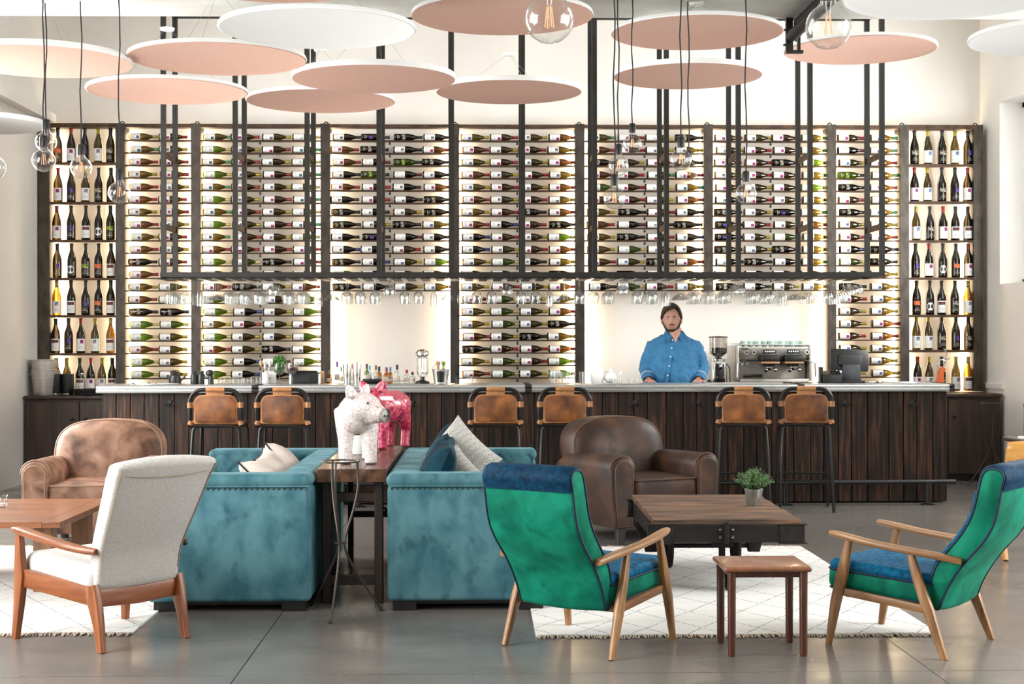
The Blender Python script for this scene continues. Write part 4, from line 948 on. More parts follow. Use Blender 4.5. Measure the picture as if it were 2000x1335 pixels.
for x in (fxs[0], fxs[-1]):
    for z in (zf0 + tt / 2, ztop - tt / 2): fk('end_rail', MB().box((x, (YF + YK) / 2, z), (tt, YK - YF - tt, tt)))
zr = [PY(330, y, YF).z for y in (300, 441)]
for i, x in enumerate(fxs):
    for z in zr: fk('crossbar', MB().box((x, (YF + YK) / 2, z), (.018, YK - YF - tt, .05)), M['shelf'])
    fk('hanger', MB().lathe([(.012, ztop), (.012, ZH - .004)], 8, c=(x, YK, 0))) if i % 2 == 0 else None
# rails for the stemware, running front to back
SLOT0, SP_ = 331, 28.62
pattern = 'WWFMWWWR'           # repeats every eight slots
zg_ = zf0 - .012
slots = []
for n in range(48):
    px = SLOT0 + SP_ * n
    x = PY(px, 550, YF + .05).x
    slots.append((n, px, x, pattern[n % 8]))
railm = MB().box((0, 0, 0), (.074, YK - YF + .02, .004)).box((0, 0, .008), (.004, YK - YF + .02, .014)).mesh('stem_rail', M['frame'])
for n in range(49):
    x = slots[0][2] + (n - .5) * (slots[1][2] - slots[0][2])
    ob('stem_rail', railm, fr, loc=(x - FO.x, (YF + YK) / 2 - FO.y, zg_ - FO.z - .003))
def stem(prof): return MB().lathe([(r * (1.1 if z > .03 and r > .008 else 1), -z * 1.13) for r, z in prof], 18, caps=False)
FOOT = [(.001, -.001), (.034, 0), (.034, .002), (.006, .007), (.0036, .014)]
GMESH = {
 'W': stem(FOOT + [(.0036, .085), (.012, .096), (.034, .115), (.043, .14), (.042, .165), (.036, .198), (.0352, .198), (.041, .165), (.0418, .14), (.033, .117), (.001, .098)]).mesh('wine_glass', M['glass'], 60),
 'F': stem(FOOT + [(.0036, .075), (.012, .095), (.024, .13), (.027, .165), (.024, .215), (.0233, .215), (.0262, .165), (.023, .132), (.001, .09)]).mesh('wine_glass', M['glass'], 60),
 'M': stem(FOOT + [(.0036, .105), (.006, .112), (.056, .165), (.0555, .1655), (.001, .114)]).mesh('wine_glass', M['glass'], 60),
 'R': stem(FOOT + [(.0036, .04), (.02, .052), (.043, .078), (.047, .105), (.043, .125), (.042, .125), (.0458, .105), (.042, .08), (.001, .054)]).mesh('wine_glass', M['glass'], 60)}
GN = {'W': 'clear wine glass', 'F': 'slim clear flute', 'M': 'clear cone-shaped cocktail glass', 'R': 'short round clear glass'}
for n, px, x, t in slots:
    dist = abs(px - 932)
    cnt = 5 if dist > 330 else (4 if dist > 230 else (3 if dist > 120 else 2))
    if n in (1, 9, 20, 38) : cnt -= 1
    for q in range(cnt):
        ob('wine_glass', GMESH[t], None, (x + rnd.uniform(-.004, .004), YF + .07 + q * .092 + rnd.uniform(-.006, .006), zg_ + .0035), (0, 0, rnd.uniform(0, 6)),
           '%s hanging upside down, %s slot from left, %s from front' % (GN[t], ordw(n), ORD[q]), 'glass', 'stemware hanging from the rack')

# ------------------------------------------------------------------ pendant lamps
M['cord'] = pm('black_cord', L(30, 28, 28), .7)
M['fil'] = pm('led_filament', L(220, 150, 110), .5, emit=((1, .5, .25, 1), .9))
M['bulb'] = thin_glass('bulb_glass', (.965, .96, .95, 1), .03, .45, .05)
def pendant(px, py, dpx, real, label, group):
    Y = F * real / dpx; p = PY(px, py, Y); r = real / 2
    o = emp('pendant_lamp', label, 'pendant lamp', (p.x, Y, ZC), group=group)
    zb = p.z - ZC
    mk('bulb', MB().lathe([(.001, zb - r)] + [(r * math.sin(t), zb - r * math.cos(t)) for t in [PI * x / 18 for x in range(2, 16)]] + [(r * .36, zb + r * 1.02), (r * .32, zb + r * 1.25)], 28, caps=False), M['bulb'], o)
    sk = mk('socket', MB().lathe([(.001, zb + r * 1.18), (r * .36, zb + r * 1.18), (r * .36, zb + r * 1.95), (r * .28, zb + r * 2.12), (r * .1, zb + r * 2.18), (.001, zb + r * 2.18)], 18, caps=False), M['black'], o)
    fl_ = MB()
    for q in range(4):
        a = PI / 2 * q + .4
        fl_.tube([(r * .10 * math.cos(a), r * .10 * math.sin(a), zb + r * .5), (r * .2 * math.cos(a), r * .2 * math.sin(a), zb - r * .35)], r * .022, 5)
    f = mk('filament', fl_, M['fil'], o)
    mk('stem', MB().lathe([(r * .16, zb + r * 1.1), (r * .1, zb + r * .6), (r * .03, zb + r * .5), (r * .02, zb - r * .4)], 10), M['bulb'], f)
    top = 0
    sw_ = [(0 if q in (0, 8) else .006 * math.sin(q * 1.7 + px), 0, zb + r * 2.1 + (top - zb - r * 2.1) * q / 8) for q in range(9)]
    mk('cord', MB().tube(sw_, .0042, 6), M['cord'], o)
    mk('canopy', MB().lathe([(.001, 0), (.05, 0), (.05, -.012), (.03, -.022), (.001, -.024)], 20, caps=False), M['black'], o)
LG, RG = 'clear globe lamps on the left', 'clear globe lamps on the right'
pendant(90, 277, 41, .125, 'clear globe lamp on the left, highest, half behind another globe', LG)
pendant(85.5, 313, 45, .125, 'clear globe lamp on the left, lowest of the overlapping pair', LG)
pendant(158.5, 327, 42, .125, 'clear globe lamp before the upright bottles on the left', LG)
pendant(233, 376, 43, .125, 'clear globe lamp on the left, lowest, before the second rack post', LG)
pendant(1235, 281, 37.5, .125, 'clear globe lamp on the right, highest of the trio at the frame post', RG)
pendant(1208, 324, 40, .125, 'clear globe lamp on the right, middle of the trio', RG)
pendant(1200, 387, 43, .125, 'clear globe lamp on the right, lowest of the trio', RG)
pendant(1330, 312, 42, .125, 'clear globe lamp on the right, upper of the overlapping pair', RG)
pendant(1345, 335, 38.5, .125, 'clear globe lamp on the right, lower of the overlapping pair', RG)
pendant(1457, 378, 41, .125, 'clear globe lamp hanging alone, rightmost of the small globes', RG)
pendant(1073, 37, 97, .2, 'large near clear globe lamp at the top centre', 'large near globe lamps')
pendant(1618, 52, 90, .2, 'large near clear globe lamp at the top right before a pink disc', 'large near globe lamps')
pendant(-12, 327, 46, .125, 'clear globe lamp cut by the left edge of the picture', LG)
pendant(1356, -36, 80, .2, 'large clear globe lamp cut by the top edge of the picture', 'large near globe lamps')

# ------------------------------------------------------------------ acoustic ceiling discs
M['pink'] = pm('dusty_pink_felt', L(206, 165, 148), .95, col2=L(199, 157, 140), sc=60, st=(1, 1, 1), detail=2)
M['white_felt'] = pm('white_felt', L(238, 238, 238), .95)
M['wire'] = pm('thin_wire', L(150, 148, 144), .4, .6)
discs = [  # centre px, py of the underside, width px, colour, flat-edged, tilt
 (80, 122, 345, 'pink', 1, .0, 'pink ceiling disc with white edge cut by the left picture edge'), (425, 117, 344, 'pink', 0, 0, 'pink ceiling disc with thin lip below the big white one on the left'),
 (327, 180, 308, 'pink', 0, 0, 'pink ceiling disc with thin lip above the left upright bottles'), (620, 59, 382, 'white_felt', 0, 0, 'white ceiling disc nearest the centre, above the white-edged pink one'),
 (730, 156, 318, 'pink', 1, 0, 'pink ceiling disc with white edge left of the centre, overlapping two others'), (626, 199, 288, 'pink', 0, 0, 'lowest pink ceiling disc, tucked behind the white-edged one'),
 (994, 181, 284, 'pink', 1, 0, 'pink ceiling disc with white edge right of the centre, small and low'), (981, 33, 355, 'pink', 0, 0, 'large pink ceiling disc behind the top centre globe lamp'),
 (1361, 66, 335, 'pink', 0, 0, 'pink ceiling disc upper right, above the white-edged one'), (1343, 150, 290, 'pink', 1, 0, 'pink ceiling disc with white edge crossed by the right lamp cords'),
 (1680, 93, 295, 'pink', 0, 0, 'rightmost pink ceiling disc, behind the large right globe lamp'), (1860, -5, 420, 'white_felt', 0, 0, 'large white ceiling disc at the top right corner'),
 (2080, 76, 369, 'white_felt', 0, 0, 'white ceiling disc cut by the right picture edge'), (-47, 244, 264, 'white_felt', 1, 0, 'white ceiling disc low at the left picture edge'),
 (20, -45, 445, 'white_felt', 1, 0, 'white ceiling disc cut by the top left picture edge'), (530, -45, 445, 'pink', 0, 0, 'pink ceiling disc cut by the top edge above the big white one')]
for px, py, w, colr, flat, tilt, lab in discs:
    d = F * 1.2 / w; Y = d; p = PY(px, py, Y); R_ = .6
    p.z = min(p.z, ZC - .06)
    o = emp('ceiling_disc', lab, 'ceiling disc', tuple(p), group='round acoustic ceiling discs')
    th = .042 if flat else .03
    if flat:
        mk('panel', MB().lathe([(.001, 0), (R_ - .004, 0), (R_ - .004, .004), (.001, .004)], 72, caps=False), M[colr], o)
        mk('edge', MB().lathe([(R_ - .004, .001), (R_, .002), (R_, th), (.001, th)], 72, caps=False), M['white_felt'], o)
    else:
        mk('panel', MB().lathe([(.001, .012), (R_ - .03, .010), (R_ - .016, .002), (R_ - .008, 0), (R_, .004)], 72, caps=False), M[colr], o)
        mk('edge', MB().lathe([(R_, .003), (R_ + .003, .01), (R_ - .004, th), (.001, th)], 72, caps=False), M['white_felt'], o)
    a0 = rnd.uniform(0, 2)
    zc_ = ZC - p.z
    if zc_ > .12:
        for q in range(3):
            a = a0 + 2 * PI * q / 3
            mk('wire', MB().tube([(.42 * math.cos(a), .42 * math.sin(a), th), (.02 * math.cos(a), .02 * math.sin(a), zc_ - .012)], .0012, 4), M['wire'], o)
        mk('ceiling_rose', MB().lathe([(.001, zc_ - .02), (.05, zc_ - .02), (.055, zc_ - .001), (.001, zc_ - .001)], 24, caps=False), M['white'], o)

# black cable duct under the ceiling, running towards the bar
Y0, Y1 = 8.2, 10.85
a = PY(1549, 66, Y1); b = PY(1650, -10, 8.4)
du = emp('cable_duct', 'black corrugated twin duct with bracket under the ceiling at the top right', 'duct', (a.x, Y1, ZC))
for q, (px0, py0) in enumerate(((1546, 71), (1560, 46))):
    e0 = PY(px0, py0, Y1) - du.location; e1 = Vector((e0.x + .02, 8.0 - Y1, e0.z))
    n_ = 46
    mk('pipe', MB().tube([e0.lerp(e1, t / n_) for t in range(n_ + 1)], [.040 + .005 * (t % 2) for t in range(n_ + 1)], 12), M['rubber'], du)
e = PY(1543, 50, Y1) - du.location
mk('bracket', MB().box((e.x, .03, -.13), (.05, .04, .258)).box((e.x + .07, .03, -.13), (.02, .04, .258)).box((e.x + .04, .03, -.25), (.12, .05, .02)), M['black'], du)
for z in (-.09, -.2): mk('clamp', MB().box((e.x - .03, .02, z), (.03, .03, .012)), M['black'], du)
# ------------------------------------------------------------------ lounge: materials
def velvet(name, c, c2, c3=None, sc=5., sh=.5, st=(1, 1, 1), smear=.74):
    m = pm(name, c, .62, col2=c2, col3=c3, sc=sc, st=st, detail=6, spread=(.36, .62), sheen=sh, dist=.35, spec=.12, sheen_tint=(c[0] * 1.5 + .1, c[1] * 1.5 + .1, c[2] * 1.5 + .1, 1), bump=.08)
    if smear < 1:                         # brushed nap: crisp darker strokes left by hands
        nt = m.node_tree; N = nt.nodes; K = nt.links; B = N['Principled BSDF']; src = B.inputs['Base Color'].links[0].from_socket
        tc = N.new('ShaderNodeTexCoord'); mp = N.new('ShaderNodeMapping'); mp.inputs['Scale'].default_value = (1, 1, .7); K.new(tc.outputs['Object'], mp.inputs['Vector'])
        nz = N.new('ShaderNodeTexNoise'); nz.inputs['Scale'].default_value = 11; nz.inputs['Detail'].default_value = 4; nz.inputs['Distortion'].default_value = .5; K.new(mp.outputs[0], nz.inputs['Vector'])
        r = N.new('ShaderNodeValToRGB'); e = r.color_ramp.elements; e[0].position = .59; e[0].color = (1, 1, 1, 1); e[1].position = .66; e[1].color = (smear, smear, smear, 1); K.new(nz.outputs['Fac'], r.inputs[0])
        mx = N.new('ShaderNodeMixRGB'); mx.blend_type = 'MULTIPLY'; mx.inputs[0].default_value = 1; K.new(src, mx.inputs[1]); K.new(r.outputs[0], mx.inputs[2]); K.new(mx.outputs[0], B.inputs['Base Color'])
    return m
M['teal'] = velvet('teal_velvet', L(86, 129, 139), L(56, 99, 112), L(73, 115, 126), 9, .25, (1, 1, .6))
M['teal_dark'] = velvet('deep_teal_velvet', L(2, 60, 76), L(1, 36, 48), None, 6, 0)
M['emerald'] = velvet('emerald_velvet', L(22, 138, 110), L(6, 100, 80), L(12, 118, 93), 7, .2)
M['navy'] = velvet('ocean_blue_velvet', L(3, 104, 146), L(1, 66, 100), None, 40, 0, (1, 1, 1), 1.)  # chair blue as lit on the seat, brightness put into the colour
M['navy_roll'] = velvet('deep_blue_velvet', L(3, 58, 88), L(1, 32, 56), None, 40, 0, (1, 1, 1), 1.)  # same blue velvet, darkened for the shaded back of the head roll
M['piping'] = pm('navy_piping', L(12, 36, 62), .6)
for k_, st_ in (('', (14, 14, 2)), ('_y', (14, 1.6, 14)), ('_x', (1.6, 14, 14))):
    M['teak' + k_] = pm('warm_teak' + k_, L(158, 92, 50), .38, col2=L(124, 66, 34), sc=2.2, st=st_, detail=5, coat=.2)
    M['oak' + k_] = pm('oiled_oak' + k_, L(166, 120, 74), .4, col2=L(130, 88, 50), sc=2.2, st=st_, detail=5, coat=.15)
M['cream'] = pm('cream_weave', L(210, 206, 203), .9, col2=L(188, 184, 181), sc=120, st=(1, 1, 2.5), detail=2, bump=.3, sheen=.2)
M['hide_l'] = pm('worn_tan_leather', L(168, 132, 110), .42, col2=L(74, 50, 38), col3=L(134, 98, 78), sc=7, detail=8, spread=(.3, .7), bump=.12, rough2=.6, dist=.5, spec=.4)  # worn tan, lightened further with the light on this chair painted in
M['hide_d'] = pm('dark_brown_leather', L(84, 53, 35), .42, col2=L(32, 21, 17), col3=L(56, 36, 26), sc=5, detail=8, spread=(.3, .72), bump=.12, rough2=.55, dist=.5, spec=.32)
M['welt_l'] = pm('tan_welt', L(150, 118, 96), .5); M['welt_d'] = pm('brown_welt', L(84, 58, 40), .45)
M['darkleg'] = pm('dark_wood_leg', L(48, 42, 42), .45)
M['slab'] = pm('dark_slab_wood', L(102, 68, 47), .34, col2=L(50, 32, 24), sc=2, st=(9, 1.2, 9), detail=7, rv=.12, coat=.15)
M['slab_dark'] = pm('dark_trestle_wood', L(54, 38, 30), .55, col2=L(28, 21, 17), sc=2, st=(8, 8, 1.5), detail=6)
M['barn'] = pm('weathered_cart_plank', L(136, 98, 70), .75, col2=L(38, 28, 23), col3=L(94, 67, 49), sc=2.6, st=(1.2, 16, 16), detail=9, spread=(.33, .66), bump=.35, rv=.16)
M['cartiron'] = pm('rusty_black_iron', L(36, 29, 26), .7, .1, col2=L(20, 17, 16), sc=20, spec=.3)
M['cartwood'] = pm('dark_cart_beam', L(34, 27, 23), .75, spec=.25, col2=L(19, 16, 14), sc=3, st=(1.4, 10, 10), detail=6)
M['cherry'] = pm('cherry_veneer', L(150, 98, 70), .35, col2=L(128, 80, 54), sc=2, st=(14, 2, 14), detail=4, coat=.25)
M['cherry_leg'] = pm('cherry_leg', L(96, 54, 37), .35, col2=L(76, 40, 28), sc=2, st=(12, 12, 2), coat=.2)
M['tabletop'] = pm('reddish_table_wood', L(160, 102, 66), .35, col2=L(120, 72, 44), sc=2, st=(1.4, 12, 12), detail=6, coat=.2, rv=.08)
M['blockleg'] = pm('rough_block_wood', L(138, 98, 68), .55, col2=L(104, 72, 50), sc=2, st=(9, 9, 1.5), detail=6)
M['wirestand'] = pm('dark_wire', L(70, 62, 58), .4, .6)

def ring_pts(w, d, r, z, n=5):
    o = []
    for qx, qy, a0 in ((1, 1, 0), (-1, 1, PI / 2), (-1, -1, PI), (1, -1, 1.5 * PI)):
        for k in range(n + 1):
            a = a0 + PI / 2 * k / n; o.append((qx * (w / 2 - r) + r * math.cos(a), qy * (d / 2 - r) + r * math.sin(a), z))
    return o

# ------------------------------------------------------------------ green lounge chairs (local: sitter looks along +Y)
def smooth_poly(pts, it=2, closed=False):
    pts = [Vector(p) for p in pts]
    for _ in range(it):
        o = [] if closed else [pts[0]]
        n = len(pts)
        for i in range(n if closed else n - 1):
            a, b = pts[i], pts[(i + 1) % n]; o += [a.lerp(b, .25), a.lerp(b, .75)]
        if not closed: o.append(pts[-1])
        pts = o
    return pts
def green_chair(label, loc, rz):
    c = emp('lounge_chair', label, 'chair', loc, rz, 'emerald velvet lounge chairs')
    rear = [(.045, .195), (.03, .25), (-.012, .335), (-.075, .425), (-.15, .51), (-.205, .61), (-.228, .74), (-.236, .80)]
    top = [(-.248, .835), (-.235, .87), (-.195, .886), (-.155, .872)]
    front = [(-.138, .84), (-.122, .757), (-.10, .65), (-.055, .56), (.005, .48), (.06, .41), (.088, .34), (.098, .27), (.085, .205)]
    cz_ = lambda pp: [(a, b if b < .45 else .45 + (b - .45) * .90) for a, b in pp]
    rear, top, front = cz_(rear), cz_(top), cz_(front)
    poly = smooth_poly([(a, b, 0) for a, b in rear + top + front], 2, True)
    wid = lambda z: .226 + .006 * math.sin((z - .2) * 4)
    def sec(x, ins):
        cx = sum(p.x for p in poly) / len(poly)
        o = []
        n = len(poly)
        for i, p in enumerate(poly):
            t = (poly[(i + 1) % n] - poly[i - 1]).normalized(); nn = Vector((t.y, -t.x, 0))
            q = p - nn * ins * (1 if True else 0)
            o.append((x * wid(p.y), q.x, q.y))
        return o
    ar = sum(poly[i].x * poly[(i + 1) % len(poly)].y - poly[(i + 1) % len(poly)].x * poly[i].y for i in range(len(poly)))
    sg = 1 if ar > 0 else -1
    rings = [sec(-1, .012 * sg), sec(-.975, .003 * sg), sec(-.93, 0), sec(-.5, -.008 * sg), sec(0, -.011 * sg), sec(.5, -.008 * sg), sec(.93, 0), sec(.975, .003 * sg), sec(1, .012 * sg)]
    bk_ = mk('backrest', MB().loft(rings), M['emerald'], c, sharp=70)
    # blue face and head roll, lying on the shell
    def strip(pp, th, name, mat, xs=(-.985, -.9, -.4, 0, .4, .9, .985)):
        pp = smooth_poly([(a, b, 0) for a, b in pp], 2)
        rr = []
        for x in xs:
            e = 1 if abs(x) < .95 else .35
            o1, o2 = [], []
            for i, p in enumerate(pp):
                t = (pp[min(i + 1, len(pp) - 1)] - pp[max(i - 1, 0)]).normalized(); nn = Vector((t.y, -t.x, 0)) * sg
                o1.append((x * wid(p.y), p.x + nn.x * th * e, p.y + nn.y * th * e)); o2.append((x * wid(p.y), p.x - nn.x * .004, p.y - nn.y * .004))
            rr.append(o1 + o2[::-1])
        return mk(name, MB().loft(rr), mat, c, sharp=60)
    strip([(-.234, .743), (-.238, .765)] + top + [(-.138, .801), (-.126, .743)], .012, 'head_roll', M['navy_roll'])
    strip(front[1:], .016, 'inner_back', M['navy'])
    for s in (-1, 1):
        pp = sec(s * .995, .004 * sg)
        mk('piping', MB().tube([(v[0], v[1], v[2]) for v in pp[::2]], .0055, 6, closed=True), M['piping'], bk_)
    # seat
    tilt = math.atan2(.03, .48)
    sM = T(0, .325, .292) @ RX(tilt)
    st = mk('seat', MB().rbox((0, 0, 0), (.49, .50, .115), .035, 4, M=sM), M['emerald'], c)
    mk('seat_top', MB().rbox((0, 0, .05), (.485, .495, .06), .028, 4, M=sM, fn=lambda v: Vector((v.x, v.y, v.z + .022 * max(0, 1 - (v.x / .24) ** 2) * max(0, 1 - (v.y / .25) ** 2) * (v.z > .05)))), M['navy'], st)
    mk('piping', MB().tube([tuple(sM @ Vector((x * 1.002, y * 1.002, .035))) for x, y, z in ring_pts(.49, .50, .035, 0, 3)], .0055, 6, closed=True), M['piping'], st)
    mk('piping', MB().tube([tuple(sM @ Vector((x, y, -.052))) for x, y, z in ring_pts(.475, .485, .03, 0, 3)], .005, 6, closed=True), M['piping'], st)
    for s in (-1, 1):
        mk('leg', MB().beam([(s * .287, .545, 0), (s * .279, .512, .2), (s * .272, .485, .32), (s * .266, .452, .487)], [(.026, .028), (.036, .05), (.036, .055), (.026, .03)], (0, 1, 0), .35), M['oak'], c)
        mk('leg', MB().beam([(s * .283, 0, 0), (s * .275, .075, .2), (s * .268, .13, .34), (s * .264, .165, .456)], [(.026, .03), (.036, .052), (.034, .046), (.026, .03)], (0, 1, 0), .35), M['oak'], c)
        mk('armrest', MB().beam(smooth_poly([(s * .248, -.06, .428), (s * .262, .06, .447), (s * .268, .2, .460), (s * .268, .36, .478), (s * .264, .47, .497), (s * .256, .55, .508)], 1),
            [(.04, .028), (.046, .03), (.05, .03), (.05, .03), (.052, .028), (.052, .028), (.052, .028), (.05, .028), (.044, .026), (.03, .02)][:10], (0, 0, 1), .4), M['oak_y'], c)
        mk('side_rail', MB().beam([(s * .264, .075, .205), (s * .264, .48, .246)], (.026, .036), (0, 0, 1), .2), M['oak_y'], c)
    mk('cross_rail', MB().beam([(-.26, .10, .205), (.26, .10, .205)], (.03, .03), (0, 0, 1), .2).beam([(-.26, .46, .236), (.26, .46, .236)], (.03, .03), (0, 0, 1), .2), M['oak_x'], c)
    return c
def heading(rl, rr, fl_, fr_):
    a = (PZ(*rl) + PZ(*rr)) / 2; b = (PZ(*fl_) + PZ(*fr_)) / 2; d = b - a
    return a, math.atan2(d.y, d.x) - PI / 2
a, r = heading((993, 1258), (1188, 1291), (1124, 1218), (1316, 1249)); green_chair('emerald velvet lounge chair seen from behind beside the right teal sofa', tuple(a), r)
a, r = heading((1860, 1289), (1922.7, 1247), (1631, 1260.5), (1710.5, 1219)); green_chair('emerald velvet lounge chair with bright blue seat cut by the right picture edge', tuple(a), r)

# ------------------------------------------------------------------ cream lounge chair
a, r = heading((204, 1275.5), (357.7, 1244), (32, 1245), (217, 1206))
c = emp('lounge_chair', 'cream woven lounge chair with teak frame seen from behind on the left', 'chair', tuple(a), r)
rear = [(.045, .265), (.035, .34), (.022, .42), (-.012, .49), (-.07, .59), (-.135, .71), (-.195, .82), (-.208, .845)]
front = [(-.185, .868), (-.125, .862), (-.10, .83), (-.05, .73), (.01, .62), (.062, .52), (.10, .44), (.115, .36), (.115, .27)]
poly = smooth_poly([(p, q, 0) for p, q in rear + front], 2, True)
def wdt(z): return .222 + .045 * max(0, min(1, (z - .4) / .45))
def csec(x, ins):
    n = len(poly); o = []
    for i, p in enumerate(poly):
        t = (poly[(i + 1) % n] - poly[i - 1]).normalized(); nn = Vector((t.y, -t.x, 0))
        q = p + nn * ins; o.append((x * wdt(p.y), q.x + .03 * x * x * max(0, p.y - .4), q.y - .012 * x * x * (p.y > .8)))
    return o
ar = sum(poly[i].x * poly[(i + 1) % len(poly)].y - poly[(i + 1) % len(poly)].x * poly[i].y for i in range(len(poly))); g_ = 1 if ar > 0 else -1
bk_ = mk('backrest', MB().loft([csec(-1, -.014 * g_), csec(-.97, -.004 * g_), csec(-.9, 0), csec(-.5, .006 * g_), csec(0, .009 * g_), csec(.5, .006 * g_), csec(.9, 0), csec(.97, -.004 * g_), csec(1, -.014 * g_)]), M['cream'], c, sharp=70)
cs = [Vector(v) for v in csec(-.955, .0005 * g_)][:26]
mk('seam', MB().tube([Vector((v.x, v.y, v.z)) for v in cs[2:]], .003, 5), pm('tan_seam', L(164, 150, 128), .8), bk_)
cs2 = [Vector(v) for v in csec(.955, .0005 * g_)][:26]
mk('seam', MB().tube([Vector((v.x, v.y, v.z)) for v in cs2[2:]], .003, 5), bpy.data.materials['tan_seam'], bk_)
def edge_pt(x):
    z = .80 - .02 * (1 - x * x); 
    return Vector((x * wdt(z), -.183 + .03 * x * x * .4 - .006 * (1 - x * x), z))
mk('seam', MB().tube([edge_pt(x / 10) for x in range(-9, 10)], .0025, 5), bpy.data.materials['tan_seam'], bk_)
mk('seat', MB().rbox((0, .335, .325), (.50, .54, .13), .05, 5, fn=lambda v: Vector((v.x * (1 + .12 * (v.y - .3)), v.y, v.z + .05 * (v.y - .335) + .03 * max(0, 1 - (v.x / .25) ** 2) * max(0, 1 - ((v.y - .335) / .27) ** 2) * (v.z > .34)))), M['cream'], c)
for s in (-1, 1):
    mk('leg', MB().beam([(s * .228, .0, 0), (s * .226, .025, .12), (s * .226, .055, .22), (s * .228, .075, .29)], [(.03, .036), (.036, .05), (.04, .075), (.036, .07)], (0, 1, 0), .2), M['teak'], c)
    mk('leg', MB().beam([(s * .30, .588, 0), (s * .292, .572, .16), (s * .286, .566, .3), (s * .288, .57, .40), (s * .29, .572, .495)], [(.03, .034), (.036, .052), (.038, .072), (.034, .05), (.03, .036)], (0, 1, 0), .2), M['teak'], c)
    mk('side_rail', MB().beam([(s * .228, .07, .245), (s * .28, .56, .287)], (.026, .085), (0, 0, 1), .12), M['teak_y'], c)
    mk('armrest', MB().beam(smooth_poly([(s * .236, .03, .447), (s * .262, .1, .453), (s * .284, .2, .466), (s * .294, .38, .487), (s * .292, .54, .505), (s * .286, .615, .508)], 1),
        [(.04, .026), (.044, .03), (.052, .03), (.058, .03), (.064, .03), (.068, .03), (.07, .028), (.07, .028), (.066, .026), (.045, .02)], (0, 0, 1), .35), M['teak_y'], c)
mk('rear_rail', MB().beam([(-.225, .065, .235), (0, .05, .228), (.225, .065, .235)], (.026, .08), (0, 0, 1), .12), M['teak_x'], c)
mk('front_rail', MB().beam([(-.28, .56, .29), (.28, .56, .29)], (.026, .075), (0, 0, 1), .12), M['teak_x'], c)
mk('recline_knob', MB().sell((.238, .02, .44), (.03, .026, .022)), M['black'], c)

# ------------------------------------------------------------------ club armchairs (local: sitter looks along -Y)
def club(label, loc, rz, hide, welt, legm, W_=.86):
    c = emp('club_armchair', label, 'armchair', loc, rz, 'brown leather club armchairs')
    aw = .18; D = .86; za = .605; zb = .115
    mk('base', MB().rbox((0, .04, .21), (W_ - .1, D - .14, .2), .03, 3), hide, c)
    for s in (-1, 1):
        def sec(y, f=1., dz=0.):
            o = []; cx = s * (W_ / 2 - aw / 2)
            r = aw / 2 * f
            for k in range(13):
                a = PI * k / 12
                o.append((cx + r * 1.06 * math.cos(a), y, za - aw / 2 + dz + r * math.sin(a)))
            o += [(cx - r * .98, y, .3), (cx - r * .82 + s * -.01, y, zb + (1 - f) * .05), (cx + r * .82 + s * -.01, y, zb + (1 - f) * .05), (cx + r * .98, y, .3)]
            return o
        ys = [(-.44, .86, -.008), (-.428, .95, -.003), (-.40, 1, 0), (-.2, 1, 0), (.1, .99, -.005), (.30, .96, -.02), (.38, .9, -.05), (.40, .8, -.08)]
        am = mk('arm', MB().loft([sec(*q) for q in ys]), hide, c, sharp=55)
        fp_ = sec(-.441, .70, -.03); 
        mk('front_panel', MB().loft([[(x, y - .001, z) for x, y, z in sec(-.444, .70, -.012)], [(x, y, z) for x, y, z in sec(-.430, .74, -.012)]]), hide, am)
        mk('welt', MB().tube([(x, -.443, z) for x, y, z in sec(-.443, .74, -.012)], .005, 6, closed=True), welt, am)
        mk('welt', MB().tube([(x, -.418, z) for x, y, z in sec(-.418, 1.0, 0)[:13]], .006, 6), welt, am)
    # seat cushion
    sw_ = W_ - 2 * aw + .015
    sc_ = mk('seat_cushion', MB().rbox((0, -.10, .365), (sw_, .68, .165), .045, 4, fn=lambda v: Vector((v.x, v.y, v.z + .02 * max(0, 1 - (v.x / .26) ** 2) * max(0, 1 - ((v.y + .1) / .34) ** 2) * (v.z > .38)))), hide, c)
    for z in (.438, .293): mk('welt', MB().tube([(x, y - .10, z) for x, y, _ in ring_pts(sw_ + .004, .684, .045, 0, 4)], .006, 6, closed=True), welt, sc_)
    mk('front_apron', MB().rbox((0, -.39, .20), (sw_ - .01, .06, .17), .02, 3), hide, c)
    # back: rounded, thick, leaning
    def bsec(f, yy):
        o = []
        hw, z0, z1 = .375 * f, .36 + (1 - f) * .2, .84 - (1 - f) * .22
        n = 44
        for q in range(n):
            t = 2 * PI * q / n
            e = .52
            x = hw * math.copysign(abs(math.cos(t)) ** e, math.cos(t)); z = (z0 + z1) / 2 + (z1 - z0) / 2 * math.copysign(abs(math.sin(t)) ** (.62 if math.sin(t) > 0 else .3), math.sin(t))
            z -= .035 * (x / .375) ** 2 * (1 if z > .6 else 0)
            lean = .20 * (z - .4)
            o.append((x * (1 - .04 * (z < .5)), yy + lean + .10 * (x / .375) ** 2 * .35, z))
        return o
    bk_ = mk('backrest', MB().loft([bsec(.55, .085), bsec(.86, .10), bsec(.965, .125), bsec(1, .16), bsec(1.01, .30), bsec(.97, .36), bsec(.8, .385)]), hide, c, sharp=60)
    mk('welt', MB().tube([Vector(p) for p in bsec(.985, .135)], .0065, 6, closed=True), welt, bk_)
    for sx in (-1, 1):
        for y in (-.37, .33):
            mk('leg', MB().loft([ring_pts(.07, .07, .008, zb + .02, 2), ring_pts(.045, .045, .006, 0, 2)], M=T(sx * (W_ / 2 - .1), y, 0)), legm, c)
    return c
pL = PZ(62, 1077)
club('worn light brown leather club armchair on the left, behind the wooden coffee table', (pL.x + .36, pL.y + .40, 0), .03, M['hide_l'], M['welt_l'], M['darkleg'])
pR = PZ(1211, 1063); ph = math.radians(25)
ox, oy = -.33, -.37
